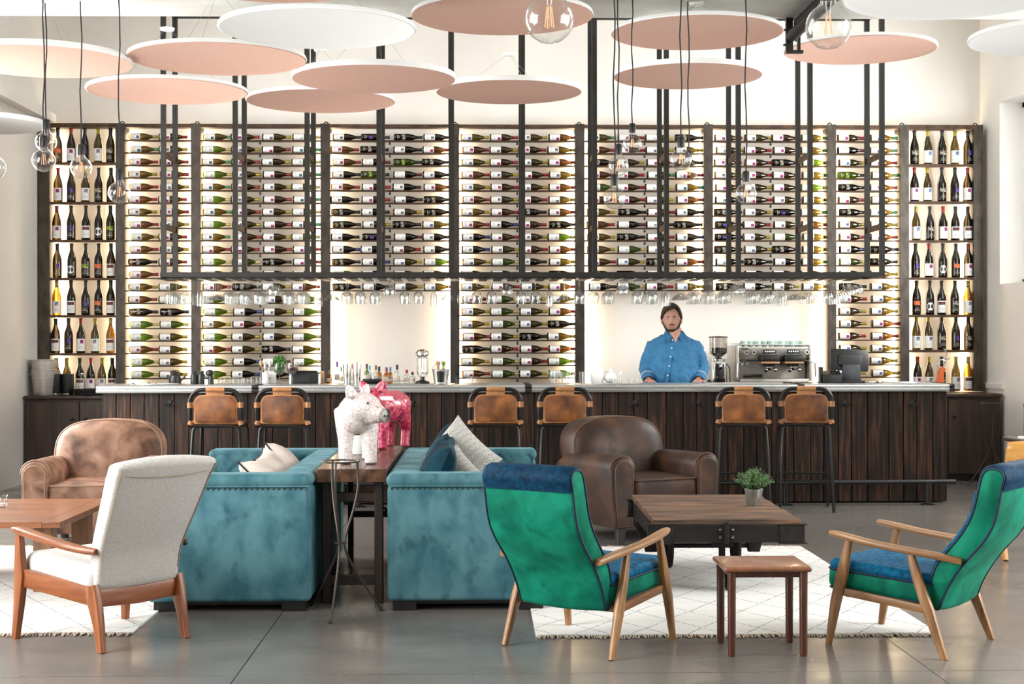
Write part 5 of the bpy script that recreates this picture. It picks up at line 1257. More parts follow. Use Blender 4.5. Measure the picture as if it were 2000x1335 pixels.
club('dark brown leather club armchair behind the cart table on the right', (pR.x - (ox * math.cos(ph) - oy * math.sin(ph)), pR.y - (ox * math.sin(ph) + oy * math.cos(ph)), 0), ph, M['hide_d'], M['welt_d'], M['darkleg'])

# ------------------------------------------------------------------ teal chesterfield sofas
LS, DS, HS = 1.92, .825, .705
M['nail'] = pm('antique_nail', L(96, 92, 84), .35, .8)
def tuft(u, v, a=.186, b=.087, h=.03):
    """height of diamond tufting; also returns nothing at button centres"""
    p = u / a + v / (2 * b); q = u / a - v / (2 * b)
    dp = abs(p - round(p)); dq = abs(q - round(q))
    fold = max(math.exp(-(dp / .07) ** 2), math.exp(-(dq / .07) ** 2))
    but = math.exp(-((dp ** 2 + dq ** 2) / .012))
    return h * (1 - .45 * fold - .55 * but)
def sofa(label, loc, rz):
    s = emp('chesterfield_sofa', label, 'sofa', loc, rz, 'teal velvet sofas')
    tl = M['teal']
    def block(name, c, d, face):
        b = mk(name, MB().rbox((c[0], c[1], .345), (d[0], d[1], .59), .022, 3), tl, s)
        mk('roll', MB().rbox((c[0], c[1], .668), (d[0] + .014, d[1] + .014, .074 - .006 * (name == 'back')), .034, 5), tl, b)
        return b
    aw = .16; bw = .17
    b = block('back', (bw / 2 - .002, LS / 2), (bw, LS - .02), 0)
    # tufted inner face of the back
    pn = MB(); pn.grid(lambda u, v: (bw + tuft(u, v), u, v), 100, 26, u0=aw, u1=LS - aw, v0=.40, v1=.665); mk('tufted_panel', pn, tl, b, sharp=80)
    for i, y in enumerate((0, LS - aw)):
        ar_ = block('arm', (DS / 2 + .004, y + aw / 2), (DS, aw), 0)
        yy = aw if i == 0 else LS - aw; sg = 1 if i == 0 else -1
        pn = MB(); pn.grid(lambda u, v: (u, yy + sg * tuft(u, v), v), 60, 30, u0=bw, u1=DS - .03, v0=.40, v1=.675); pb_ = mk('tufted_panel', pn, tl, ar_, sharp=80)
        for m in range(-1, 6):
            for n in range(3, 8):
                if (m + n) % 2: continue
                u, v = m * .093, n * .087
                # lattice of p and q both whole
                if bw + .03 < u < DS - .05 and .41 < v < .665:
                    mk('button', MB().sell((u, yy + sg * .006, v), (.022, .016, .022), 1, 1, 10, 6), tl, pb_)
        nb = MB()
        if i == 0:
            for q in range(29): nb.sell((.02 + q * (DS - .03) / 28.5, -.001, .629), (.0105, .008, .0105), 1, 1, 8, 5)
            nn = mk('nailhead_trim', nb, M['nail'], ar_, kind='stuff')
        else:
            for q in range(29): nb.sell((.02 + q * (DS - .03) / 28.5, LS + .001, .629), (.0105, .008, .0105), 1, 1, 8, 5)
            nn = mk('nailhead_trim', nb, M['nail'], ar_, kind='stuff')
        mk('welt', MB().tube([(.002, -.002 if i == 0 else LS + .002, .642), (DS, -.002 if i == 0 else LS + .002, .642)], .005, 6), tl, ar_)
    mk('seat_base', MB().rbox((DS / 2 + .06, LS / 2, .19), (DS - .14, LS - 2 * aw + .01, .27), .02, 2), tl, s)
    for q in range(2):
        ln = (LS - 2 * aw) / 2
        mk('seat_cushion', MB().rbox((bw + .02 + .30, aw + ln * (q + .5), .372), (.60, ln - .008, .13), .04, 4, fn=lambda v: v), tl, s)
    for x in (.085, DS - .085):
        for y in (.07, LS - .07): mk('foot', MB().box((x, y, .026), (.12, .10, .052)), M['black'], s)
    mk('plinth', MB().box((DS / 2, LS / 2, .04), (DS - .1, LS - .12, .024)), M['black'], s)
    return s
fl0 = PZ(285, 1194.5); fl1 = PZ(604, 1194.5); fr0 = PZ(759, 1194.5)
YSF = (fl0.y + fl1.y + fr0.y) / 3
XSL = PY(605, 1060, YSF).x; XSR = PY(757, 1060, YSF).x
sofa('teal velvet chesterfield sofa on the left with three white cushions', (XSL, YSF + LS, 0), PI)
sofa('teal velvet chesterfield sofa on the right with teal and patterned cushions', (XSR, YSF, 0), 0)

# cushions
def pillow(w, h, t, n=18):
    mb = MB()
    def pt(u, v, s):
        x, y = 2 * u - 1, 2 * v - 1
        th = t / 2 * (max(0, (1 - abs(x) ** 2.6) * (1 - abs(y) ** 2.6))) ** .42
        k = 1 - .05 * (1 - abs(x) ** 2) * 0
        return (w / 2 * x * (1 - .09 * (1 - y * y) * abs(x) ** 1), s * th, h / 2 * y * (1 - .09 * (1 - x * x)))
    mb.grid(lambda u, v: pt(u, v, 1), n, n); mb.grid(lambda u, v: pt(u, v, -1), n, n)
    return mb
def border(w, h, m=10):
    P = []
    for sx_, sy_, fx in ((0, -1, 0), (1, 0, 1), (0, 1, 2), (-1, 0, 3)):
        for q in range(m):
            t = 2 * q / m - 1
            x, y = ((t, -1), (1, t), (-t, 1), (-1, -t))[fx]
            P.append((w / 2 * x * (1 - .09 * (1 - y * y)), 0, h / 2 * y * (1 - .09 * (1 - x * x))))
    return P
M['white_cloth'] = pm('white_cotton', L(232, 222, 214), .85, col2=L(222, 208, 198), sc=8, bump=.1)
def pattern_mat():
    m = pm('woven_pattern', L(232, 230, 224), .85); nt = m.node_tree; N = nt.nodes; K = nt.links; B = N['Principled BSDF']
    tc = N.new('ShaderNodeTexCoord'); mp = N.new('ShaderNodeMapping'); mp.inputs['Rotation'].default_value = (0, math.radians(45), 0); K.new(tc.outputs['Object'], mp.inputs['Vector'])
    sp = N.new('ShaderNodeSeparateXYZ'); K.new(mp.outputs[0], sp.inputs[0])
    def fr(src, k):
        a = N.new('ShaderNodeMath'); a.operation = 'MULTIPLY'; a.inputs[1].default_value = k; K.new(src, a.inputs[0])
        b = N.new('ShaderNodeMath'); b.operation = 'FRACT'; K.new(a.outputs[0], b.inputs[0]); return a.outputs[0], b.outputs[0]
    def op(o, a, b):
        n = N.new('ShaderNodeMath'); n.operation = o
        for i, v in enumerate((a, b)):
            if isinstance(v, (int, float)): n.inputs[i].default_value = v
            else: K.new(v, n.inputs[i])
        return n.outputs[0]
    _, fx = fr(sp.outputs[0], 170); _, fz = fr(sp.outputs[2], 170)
    ax, _ = fr(sp.outputs[0], 34); az, _ = fr(sp.outputs[2], 34)
    ch = op('MODULO', op('ADD', op('FLOOR', ax, 0), op('FLOOR', az, 0)), 2)
    ch = op('GREATER_THAN', op('ABSOLUTE', ch, 0), .5)
    sel = op('ADD', op('MULTIPLY', ch, op('GREATER_THAN', fx, .58)), op('MULTIPLY', op('SUBTRACT', 1, ch), op('GREATER_THAN', fz, .58)))
    mx = N.new('ShaderNodeMixRGB'); mx.inputs[1].default_value = L(232, 230, 224); mx.inputs[2].default_value = L(88, 96, 100); K.new(sel, mx.inputs[0]); K.new(mx.outputs[0], B.inputs['Base Color'])
    return m
M['pattern'] = pattern_mat()
def cushion(label, w, h, t, mat, loc, rot, group, pipe=None):
    o = mk('cushion', pillow(w, h, t), mat, loc=loc, rot=rot, label=label, cat='cushion', group=group, sharp=80)
    if pipe: mk('piping', MB().tube(border(w, h), .005, 6, closed=True), pipe, o)
    return o
# local pillow: thin along y, so turn its face towards the seat
XI = XSL - .17 - .03          # inner face of the left sofa's back
M['blackpipe'] = pm('black_piping', L(30, 28, 28), .6)
for q, (y, z, lean, roll) in enumerate(((YSF + .52, .60, .78, .10), (YSF + .98, .605, .72, -.12), (YSF + 1.43, .615, .68, .2))):
    o = cushion('white cushion with black piping on the left sofa, %s' % ('nearest to the viewer', 'middle one', 'farthest, in the corner')[q], .42, .36, .14, M['white_cloth'], (XI - .085, y, z), (0, 0, 0), 'white cushions with black piping', M['blackpipe'])
    o.rotation_euler = (Matrix.Rotation(PI / 2 + roll * .4, 3, 'Z') @ Matrix.Rotation(-lean, 3, 'X') @ Matrix.Rotation(roll, 3, 'Y')).to_euler()
XJ = XSR + .17 + .03
for q, (y, z, lean, roll, dx) in enumerate(((YSF + .42, .645, .42, .06, .03), (YSF + .85, .66, .38, -.10, .03), (YSF + 1.30, .675, .36, .12, .05))):
    o = cushion('deep teal velvet cushion against the right sofa back, %s' % ('nearest', 'middle one', 'farthest')[q], .44, .42, .17, M['teal_dark'], (XJ + dx, y, z), (0, 0, 0), 'deep teal cushions')
    o.rotation_euler = (Matrix.Rotation(-PI / 2 + roll, 3, 'Z') @ Matrix.Rotation(-lean, 3, 'X') @ Matrix.Rotation(roll, 3, 'Y')).to_euler()
p = PY(897, 885, YSF + 1.0)
o = cushion('large black and white patterned cushion standing on its corner, right sofa', .44, .44, .15, M['pattern'], (p.x - .02, YSF + 1.0, .665), (0, 0, 0), 'patterned cushions')
o.rotation_euler = (Matrix.Rotation(-.55, 3, 'Z') @ Matrix.Rotation(-.35, 3, 'X') @ Matrix.Rotation(.62, 3, 'Y')).to_euler()
o = cushion('smaller black and white patterned cushion in front of the large one, right sofa', .36, .34, .13, M['pattern'], (PY(884, 900, YSF + .62).x, YSF + .62, .60), (0, 0, 0), 'patterned cushions')
o.rotation_euler = (Matrix.Rotation(-.75, 3, 'Z') @ Matrix.Rotation(-.4, 3, 'X') @ Matrix.Rotation(.55, 3, 'Y')).to_euler()

# ------------------------------------------------------------------ console table between the sofas
ZK = .717
fa, fb = PZ(605, 915, ZK), PZ(755, 915, ZK); yb_ = PZ(798, 869, ZK).y
xa, xb = XSL + .012, XSR - .012; ya_ = fa.y
co = emp('console_table', 'long dark wood console table standing between the two teal sofas', 'table', ((xa + xb) / 2, (ya_ + yb_) / 2, 0)); off = -co.location
def ck(n, mb, m, **k): return mk(n, mb, m, co, loc=off, **k)
w3 = (xb - xa) / 3; ymid = ya_ + (yb_ - ya_) * .62
for q in range(3):
    for y0, y1 in ((ya_, ymid), (ymid + .004, yb_)):
        mod_bevel(ck('plank', MB().box((xa + w3 * (q + .5), (y0 + y1) / 2, ZK - .035 - rnd.uniform(0, .003)), (w3 - .0015, y1 - y0, .07)), M['slab']), .0025)
for x in (xa + .05, xb - .05):
    ck('leg', MB().rbox((x, ya_ + .09, (ZK - .07) / 2), (.045, .06, ZK - .07), .004, 1), M['slab_dark'])
    ck('leg', MB().rbox((x, yb_ - .2, (ZK - .07) / 2), (.035, .035, ZK - .07), .003, 1), M['black'])
for z in (.56, .12): ck('stretcher', MB().rbox(((xa + xb) / 2, ya_ + .09, z), (xb - xa - .1, .04, .05), .004, 1), M['slab_dark'])
ck('stretcher', MB().rbox(((xa + xb) / 2, yb_ - .2, .3), (xb - xa - .1, .03, .04), .003, 1), M['black'])
ck('brace', MB().tube([((xa + xb) / 2 + .02, yb_ - .35, ZK - .08), ((xa + xb) / 2 + .06, yb_ - .3, .36), ((xa + xb) / 2 + .09, yb_ - .24, .33)], .009, 8), M['black'])

# ------------------------------------------------------------------ two pig figures
def crackle(name, base, line, sc, glossy=.35):
    m = pm(name, base, glossy, coat=.3); nt = m.node_tree; N = nt.nodes; K = nt.links
    tc = N.new('ShaderNodeTexCoord'); v = N.new('ShaderNodeTexVoronoi'); v.feature = 'DISTANCE_TO_EDGE'; v.inputs['Scale'].default_value = sc; K.new(tc.outputs['Object'], v.inputs['Vector'])
    r = N.new('ShaderNodeValToRGB'); e = r.color_ramp.elements; e[0].position = .012; e[0].color = line; e[1].position = .035; e[1].color = base
    K.new(v.outputs['Distance'], r.inputs[0]); K.new(r.outputs[0], N['Principled BSDF'].inputs['Base Color']); return m
M['pig_w'] = crackle('white_crackle_glaze', L(224, 215, 213), L(160, 104, 108), 38)
def splash():
    m = pm('pink_splashed_paint', L(206, 60, 110), .35, coat=.25); nt = m.node_tree; N = nt.nodes; K = nt.links
    tc = N.new('ShaderNodeTexCoord'); v = N.new('ShaderNodeTexNoise'); v.inputs['Scale'].default_value = 22; v.inputs['Detail'].default_value = 8; v.inputs['Distortion'].default_value = 1.5; K.new(tc.outputs['Object'], v.inputs['Vector'])
    r = N.new('ShaderNodeValToRGB'); e = r.color_ramp.elements; e[0].position = .32; e[0].color = L(84, 14, 40); e[1].position = .74; e[1].color = L(236, 190, 214)
    for p_, c_ in ((.42, L(160, 24, 74)), (.5, L(196, 44, 96)), (.56, L(196, 92, 64)), (.63, L(206, 84, 130))): x = e.new(p_); x.color = c_
    K.new(v.outputs['Fac'], r.inputs[0]); K.new(r.outputs[0], N['Principled BSDF'].inputs['Base Color']); return m
M['pig_p'] = splash()
def pig(name, label, loc, rz, hyaw, hpitch, mat, snout_mat, legs, k=1.):
    """local: the pig looks along -Y; legs = (front half width, rear half width, front y, rear y)"""
    fw, rw, fy, ry_ = legs
    b = MB()
    b.sell((0, .02, .285), (.225, .47, .225), 1, 1, 28, 18)
    b.sell((0, .13, .285), (.215, .30, .225), 1, 1, 24, 16); b.sell((0, -.13, .285), (.20, .22, .22), 1, 1, 24, 16)
    for s in (-1, 1):
        b.tube([(s * fw * .8, fy + .03, .30), (s * fw * .95, fy + .01, .17), (s * fw, fy, .06), (s * fw, fy - .004, 0)], [.062, .043, .034, .035], 16)
        b.tube([(s * rw * .8, ry_ - .05, .30), (s * rw * .98, ry_ - .01, .19), (s * rw, ry_ + .012, .12), (s * rw, ry_, .05), (s * rw, ry_ - .004, 0)], [.075, .05, .036, .032, .034], 16)
    hM = T(0, -.175, .335) @ RZ(hyaw) @ RX(hpitch)
    b.tube([(0, -.05, .32), tuple(hM @ Vector((0, -.03, 0)))], [.10, .092], 18)
    b.sell((0, -.035, 0), (.185, .20, .18), 1, 1, 24, 16, M=hM)
    b.tube([tuple(hM @ Vector(q)) for q in ((0, -.07, -.012), (0, -.115, -.026), (0, -.15, -.034), (0, -.165, -.036))], [.078, .06, .046, .044], 18)
    b.sell((0, -.09, -.06), (.10, .14, .06), 1, 1, 16, 10, M=hM)
    for s in (-1, 1):
        eM = hM @ T(s * .065, .0, .07) @ RY(s * .5) @ RX(-.35)
        ear = []
        for t, w, th in ((0, .042, .02), (.02, .046, .018), (.042, .038, .014), (.062, .022, .011), (.074, .006, .007)):
            ear.append([(w * math.cos(a), -.03 * (t / .1) ** 2 + th * math.sin(a), t) for a in [2 * PI * x / 14 for x in range(14)]])
        b.loft(ear, M=eM)
    o = mk(name, b, mat, loc=loc, rot=(0, 0, rz), label=label, cat='figurine')
    o.scale = (k, k, k)
    rm = o.modifiers.new('clay', 'REMESH'); rm.mode = 'VOXEL'; rm.voxel_size = .0065; rm.use_smooth_shade = True
    sm = o.modifiers.new('relax', 'SMOOTH'); sm.factor = .5; sm.iterations = 4
    sn = MB().lathe([(.001, 0), (.041, 0), (.044, .006), (.042, .016)], 18, caps=False, M=hM @ T(0, -.165, -.036) @ RX(PI / 2) @ T(0, 0, -.0))
    no = mk('snout', sn, snout_mat, o)
    for s in (-1, 1):
        mk('nostril', MB().sell((0, 0, 0), (.012, .008, .016), 1, 1, 8, 6, M=hM @ T(s * .015, -.182, -.036)), M['black'], no)
        mk('eye', MB().sell((0, 0, 0), (.012, .012, .012), 1, 1, 10, 6, M=hM @ T(s * .062, -.10, .035)), M['black'], o)
    mk('tail', MB().tube([(.0 + .018 * math.sin(x * .9), .255 + .006 * x, .33 + .012 * math.cos(x * .9)) for x in range(9)], .007, 6), mat, o)
    return o
f1, f2 = PZ(679, 905, ZK), PZ(729, 905, ZK); r1 = PZ(690, 896, ZK)
fm = (f1 + f2) / 2
d = fm - r1; rz = math.atan2(d.y, d.x) + PI / 2
pig('pig_figurine', 'white crackled pig figurine with head turned right on the console table', (fm.x + .0 + math.sin(rz) * -.15, fm.y + .15, ZK), rz * .6, .95, .05, M['pig_w'], pm('grey_snout', L(170, 160, 158), .6, col2=L(120, 112, 110), sc=60), (.068, .066, -.15, .17)).scale.z = .92
q = PZ(757, 876, ZK)
pig('pig_figurine', 'pink splashed pig figurine standing behind the white pig', (q.x - .02, q.y + .12, ZK), -.45, -.10, .12, M['pig_p'], M['pig_p'], (.062, .062, -.15, .17), .90)
def leafy(mb, n, c, r, rz_, leaf, seed):
    herb(mb, n, c, r, 0, leaf, seed)
p = PZ(699, 886, ZK)
pot = mk('plant_pot', MB().lathe([(.001, 0), (.032, 0), (.038, .10), (.041, .10), (.041, .112), (.036, .112), (.034, .095), (.001, .09)], 20, caps=False), M['white'], loc=(p.x, p.y, ZK + .0005), label='small white plant pot behind the white pig on the console', cat='plant pot')
h3 = MB(); herb(h3, 160, (0, 0, .15), .055, 0, .02, 9); mk('foliage', h3, M['citrus'], pot, kind='stuff')

# ------------------------------------------------------------------ wire plant stands
def wire_stand(label, c0, zr_, rr, feet):
    s = emp('wire_stand', label, 'plant stand', tuple(c0), 0, 'wire plant stands')
    mk('ring', MB().tube([(rr * math.cos(t), rr * math.sin(t), zr_) for t in [PI * x / 20 for x in range(40)]], .0042, 8, closed=True), M['wirestand'], s)
    for f in feet:
        f = Vector((f[0], f[1], 0)); u = f.normalized()
        pts = smooth_poly([u * rr + Vector((0, 0, zr_)), u * (rr * 1.12) + Vector((0, 0, zr_ * .86)), u * (rr * .85) + Vector((0, 0, zr_ * .70)), u * .026 + Vector((0, 0, zr_ * .52)), u * .02 + Vector((0, 0, zr_ * .43)), u * (f.length * .38) + Vector((0, 0, zr_ * .27)), u * (f.length * .8) + Vector((0, 0, zr_ * .09)), f + Vector((0, 0, .008))], 2)
        mk('leg', MB().tube(pts, .0062, 8), M['wirestand'], s)
        mk('foot', MB().lathe([(.014, 0), (.014, .004), (.007, .008)], 10, c=(f.x, f.y, 0)), M['wirestand'], s)
    mk('collar', MB().tube([(.026 * math.cos(t), .026 * math.sin(t), zr_ * .475) for t in [PI * x / 8 for x in range(16)]], .005, 6, closed=True), M['wirestand'], s)
    return s
f0, f1, f2 = PZ(646, 1217), PZ(746, 1193), PZ(610, 1182)
YR_ = PZ(665, 1203).y
rc = PY(665, 900.5, YR_)
wire_stand('thin dark wire plant stand before the console table, between the sofas', (rc.x, rc.y, 0), rc.z, .095, [(f.x - rc.x, f.y - rc.y) for f in (f0, f1, f2)])
rc2 = PY(1937, 787, YCAB - .38)
wire_stand('thin wire plant stand in front of the right cupboard', (rc2.x, rc2.y, 0), rc2.z, .1, [(-.24, -.05), (.12, -.2), (.1, .22)])

# ------------------------------------------------------------------ side table
ft = [PZ(1405.6, 1254), PZ(1434.5, 1283), PZ(1536, 1252), PZ(1571.7, 1281)]
cx_ = sum(v.x for v in ft) / 4; cy_ = sum(v.y for v in ft) / 4
ZS = PY(1500, 1107, cy_ - .18).z
t_ = emp('side_table', 'small square cherry wood side table between the two green chairs', 'table', (cx_, cy_, 0))
mk('tabletop', MB().rbox((0, 0, ZS - .0125), (.385, .355, .025), .012, 3, fn=lambda v: v), M['cherry'], t_)
mod_bevel(mk('apron', MB().box((0, -.135, ZS - .038), (.29, .018, .026)).box((0, .135, ZS - .038), (.29, .018, .026)).box((-.155, 0, ZS - .038), (.018, .27, .026)).box((.155, 0, ZS - .038), (.018, .27, .026)), M['cherry_leg'], t_), .003)
for x in (-.158, .158):
    for y in (-.148, .148): mk('leg', MB().lathe([(.014, 0), (.017, .008), (.019, ZS - .03), (.019, ZS - .024)], 16, c=(x, y, 0)), M['cherry_leg'], t_)

# ------------------------------------------------------------------ factory cart table
ZA = .414
A_, B_, C_, D_ = PZ(1280, 1015, .42), PZ(1555, 1010, .42), PZ(1486.5, 965, .42), PZ(1230, 964.5, .42)
m0 = (A_ + B_) / 2; m1 = (C_ + D_) / 2; ax = (m1 - m0); lc = ax.length; rzc = math.atan2(ax.y, ax.x) - PI / 2
wc = ((B_ - A_).length + (C_ - D_).length) / 2
ct = emp('cart_table', 'low factory cart coffee table with weathered plank top and iron fittings', 'table', ((m0.x + m1.x) / 2, (m0.y + m1.y) / 2, .006), rzc)
nb_ = 8; pw_ = lc / nb_
for q in range(nb_):
    y = -lc / 2 + pw_ * (q + .5)
    mod_bevel(mk('plank', MB().box((rnd.uniform(-.004, .004), y, ZA - .015 + rnd.uniform(-.003, .0)), (wc + rnd.uniform(-.008, .004), pw_ - .004, .03)), M['barn'], ct), .004)
zb1, zb0 = ZA - .032, .285
for sx_ in (-1, 1):
    mk('beam', MB().rbox((sx_ * (wc / 2 - .035), 0, (zb1 + zb0) / 2), (.06, lc - .02, zb1 - zb0), .005, 1), M['cartwood'], ct)
for sy_ in (-1, 1):
    bm_ = mk('beam', MB().rbox((.0, sy_ * (lc / 2 - .02), (zb1 + zb0) / 2), (wc + .03, .055, zb1 - zb0), .005, 1), M['cartwood'], ct)
    for sx_ in (-1, 1):
        cp_ = mk('corner_iron', MB().rbox((sx_ * (wc / 2 - .045), sy_ * (lc / 2 - .02), (zb1 + zb0) / 2 - .002), (.135, .066, zb1 - zb0 + .006), .004, 1).box((sx_ * (wc / 2 - .04), sy_ * (lc / 2 - .02), zb1 + .001), (.15, .075, .006)).box((sx_ * (wc / 2 - .04), sy_ * (lc / 2 - .02), zb0 - .004), (.15, .075, .006)), M['cartiron'], bm_)
        for z in (zb0 + .02, zb1 - .02): mk('bolt', MB().lathe([(.006, 0), (.006, .003), (.003, .005)], 8, M=T(sx_ * (wc / 2 - .10), sy_ * (lc / 2 + .012), z) @ RX(PI / 2 * -sy_ * -1 if sy_ < 0 else -PI / 2)), M['nail'], cp_)
br_ = mk('bracket', MB().rbox((0, -lc / 2 - .012, (zb1 + zb0) / 2 + .005), (.026, .03, zb1 - zb0 + .02), .006, 2).rbox((0, -lc / 2 - .006, (zb1 + zb0) / 2 + .02), (.085, .012, .03), .005, 1, M=T(0, 0, 0)).rbox((0, -lc / 2 - .006, (zb1 + zb0) / 2 - .02), (.085, .012, .03), .005, 1), M['cartiron'], ct)
for x in (-.034, .034):
    for z in (-.02, .022): mk('bolt', MB().lathe([(.007, 0), (.007, .004), (.003, .007)], 8, M=T(x, -lc / 2 - .012, (zb1 + zb0) / 2 + z) @ RX(PI / 2)), M['nail'], br_)
cw = PZ(1420, 1156.5)
# front steering post with a wheel, and two wheels on an axle further back
yf_ = -lc / 2 + .16
mk('steering_post', MB().rbox((0, yf_, .155), (.03, .06, .28), .006, 2).rbox((0, yf_, zb0 - .02), (.12, .12, .03), .008, 2), M['cartiron'], ct)
def wheel(x, y, r, w):
    wm = MB().tube([(x, y + r * .86 * math.cos(t), r + r * .86 * math.sin(t)) for t in [2 * PI * q / 28 for q in range(28)]], r * .14, 8, closed=True)
    o = mk('wheel', wm, M['cartiron'], ct)
    mk('hub', MB().lathe([(.022, -w / 2 - .01), (.022, w / 2 + .01)], 12, M=T(x, y, r) @ RY(PI / 2)), M['cartiron'], o)
    for q in range(6):
        t = 2 * PI * q / 6; mk('spoke', MB().tube([(x, y + .02 * math.cos(t), r + .02 * math.sin(t)), (x, y + r * .8 * math.cos(t), r + r * .8 * math.sin(t))], .007, 6), M['cartiron'], o)
    return o
wheel(.0 + .03, yf_ + .0, .09, .03)
wr_ = .135
for sx_ in (-1, 1):
    wheel(sx_ * (wc / 2 - .2), lc / 2 - .32, wr_, .035)
    mk('axle_leg', MB().beam([(sx_ * (wc / 2 - .06), lc / 2 - .32, zb0 + .01), (sx_ * (wc / 2 - .09), lc / 2 - .32, .15), (sx_ * (wc / 2 - .09), lc / 2 - .32, .10)], [(.16, .05), (.09, .05), (.07, .05)], (0, 1, 0), .15), M['cartiron'], ct)
mk('axle', MB().tube([(-wc / 2 + .06, lc / 2 - .32, wr_), (wc / 2 - .06, lc / 2 - .32, wr_)], .014, 10), M['cartiron'], ct)
mk('side_ladder', MB().tube([(-wc / 2 - .015, lc / 2 - .12, zb1 - .01), (-wc / 2 - .03, lc / 2 - .12, zb0 + .02), (-wc / 2 - .03, lc / 2 - .2, zb0 + .02), (-wc / 2 - .015, lc / 2 - .2, zb1 - .01)], .007, 6), M['cartiron'], ct)
# potted thyme on the cart
ZA += .006; p = PZ(1472, 986, ZA)
pot = mk('plant_pot', MB().lathe([(.001, .0), (.040, 0), (.041, .008), (.043, .012), (.053, .088), (.056, .088), (.0565, .096), (.051, .096), (.050, .085), (.001, .08)], 26, caps=False), pm('galvanised_zinc', L(186, 190, 190), .3, .85, col2=L(150, 154, 154), sc=10), loc=(p.x, p.y, ZA + .0005), label='small galvanised pot of fine-leaved green plant on the cart table', cat='plant pot')
h4 = MB(); q_ = random.Random(21)
for _ in range(230):
    a = q_.uniform(0, 2 * PI); e = q_.uniform(.0, 1.25)
    tip = Vector((math.sin(e) * math.cos(a) * .135, math.sin(e) * math.sin(a) * .135, .10 + math.cos(e) * .125 * q_.uniform(.75, 1.0)))
    tip = tip.lerp(Vector((0, 0, .10)), q_.uniform(0, .25)); root = Vector((tip.x * .2, tip.y * .2, .09))
    h4.tube([root, root.lerp(tip, .6) + Vector((0, 0, .012)), tip], .0011, 3)
    for _k in range(9):
        b = root.lerp(tip, q_.uniform(.35, 1)) + Vector((q_.uniform(-.008, .008), q_.uniform(-.008, .008), q_.uniform(-.004, .012)))
        d = Vector((q_.uniform(-1, 1), q_.uniform(-1, 1), q_.uniform(-.2, 1))).normalized(); w_ = d.orthogonal().normalized() * .0032; d *= .0085
        h4.add([b - d * .3, b + w_, b + d, b - w_], [(0, 1, 2, 3)])
mk('foliage', h4, pm('thyme_green', L(104, 138, 84), .6, col2=L(60, 92, 52), sc=40), pot, kind='stuff')

# ------------------------------------------------------------------ wooden coffee table on the left
ZL_ = .406
fr_, br2 = PZ(120, 1019, ZL_), PZ(222, 973, ZL_)
xr_ = (fr_.x + br2.x) / 2; y0_, y1_ = fr_.y, br2.y; xl_ = xr_ - .92
tb = emp('coffee_table', 'reddish plank coffee table at the left edge before the worn leather armchair', 'table', ((xl_ + xr_) / 2, (y0_ + y1_) / 2, 0)); off = -tb.location
tk = lambda n, mb, m, **k: mk(n, mb, m, tb, loc=off, **k)
for q in range(6):
    h_ = (y1_ - y0_) / 6; mod_bevel(tk('plank', MB().box((xl_ / 2 + (xr_ - .10) / 2, y0_ + h_ * (q + .5), ZL_ - .016), (xr_ - .10 - xl_, h_ - .0006, .032)), M['tabletop']), .001)
mod_bevel(tk('breadboard_end', MB().box((xr_ - .0497, (y0_ + y1_) / 2, ZL_ - .016), (.0994, y1_ - y0_, .032)), M['tabletop']), .003)
tk('bearer', MB().rbox((xr_ - .12, (y0_ + y1_) / 2, ZL_ - .05), (.05, y1_ - y0_ - .3, .035), .004, 1), M['darkleg'])
for x in (xr_ - .13, xl_ + .12):
    for y in (y0_ + .17, y1_ - .28): tk('leg', MB().rbox((x, y, (ZL_ - .032) / 2), (.105, .105, ZL_ - .036), .006, 1), M['blockleg'])
p = PZ(4, 990, ZL_)
tl_ = mk('tealight_holder', MB().lathe([(.001, .003), (.024, 0), (.034, .02), (.036, .038), (.028, .058), (.034, .072), (.032, .072), (.026, .058), (.033, .038), (.031, .02), (.001, .008)], 20, caps=False), M['glass'], loc=(p.x, p.y, ZL_ + .0005), label='clear glass tealight holder on the left coffee table', cat='candle holder')
mk('candle', MB().lathe([(.001, .009), (.02, .009), (.02, .024), (.001, .024)], 16, caps=False), M['white'], tl_)

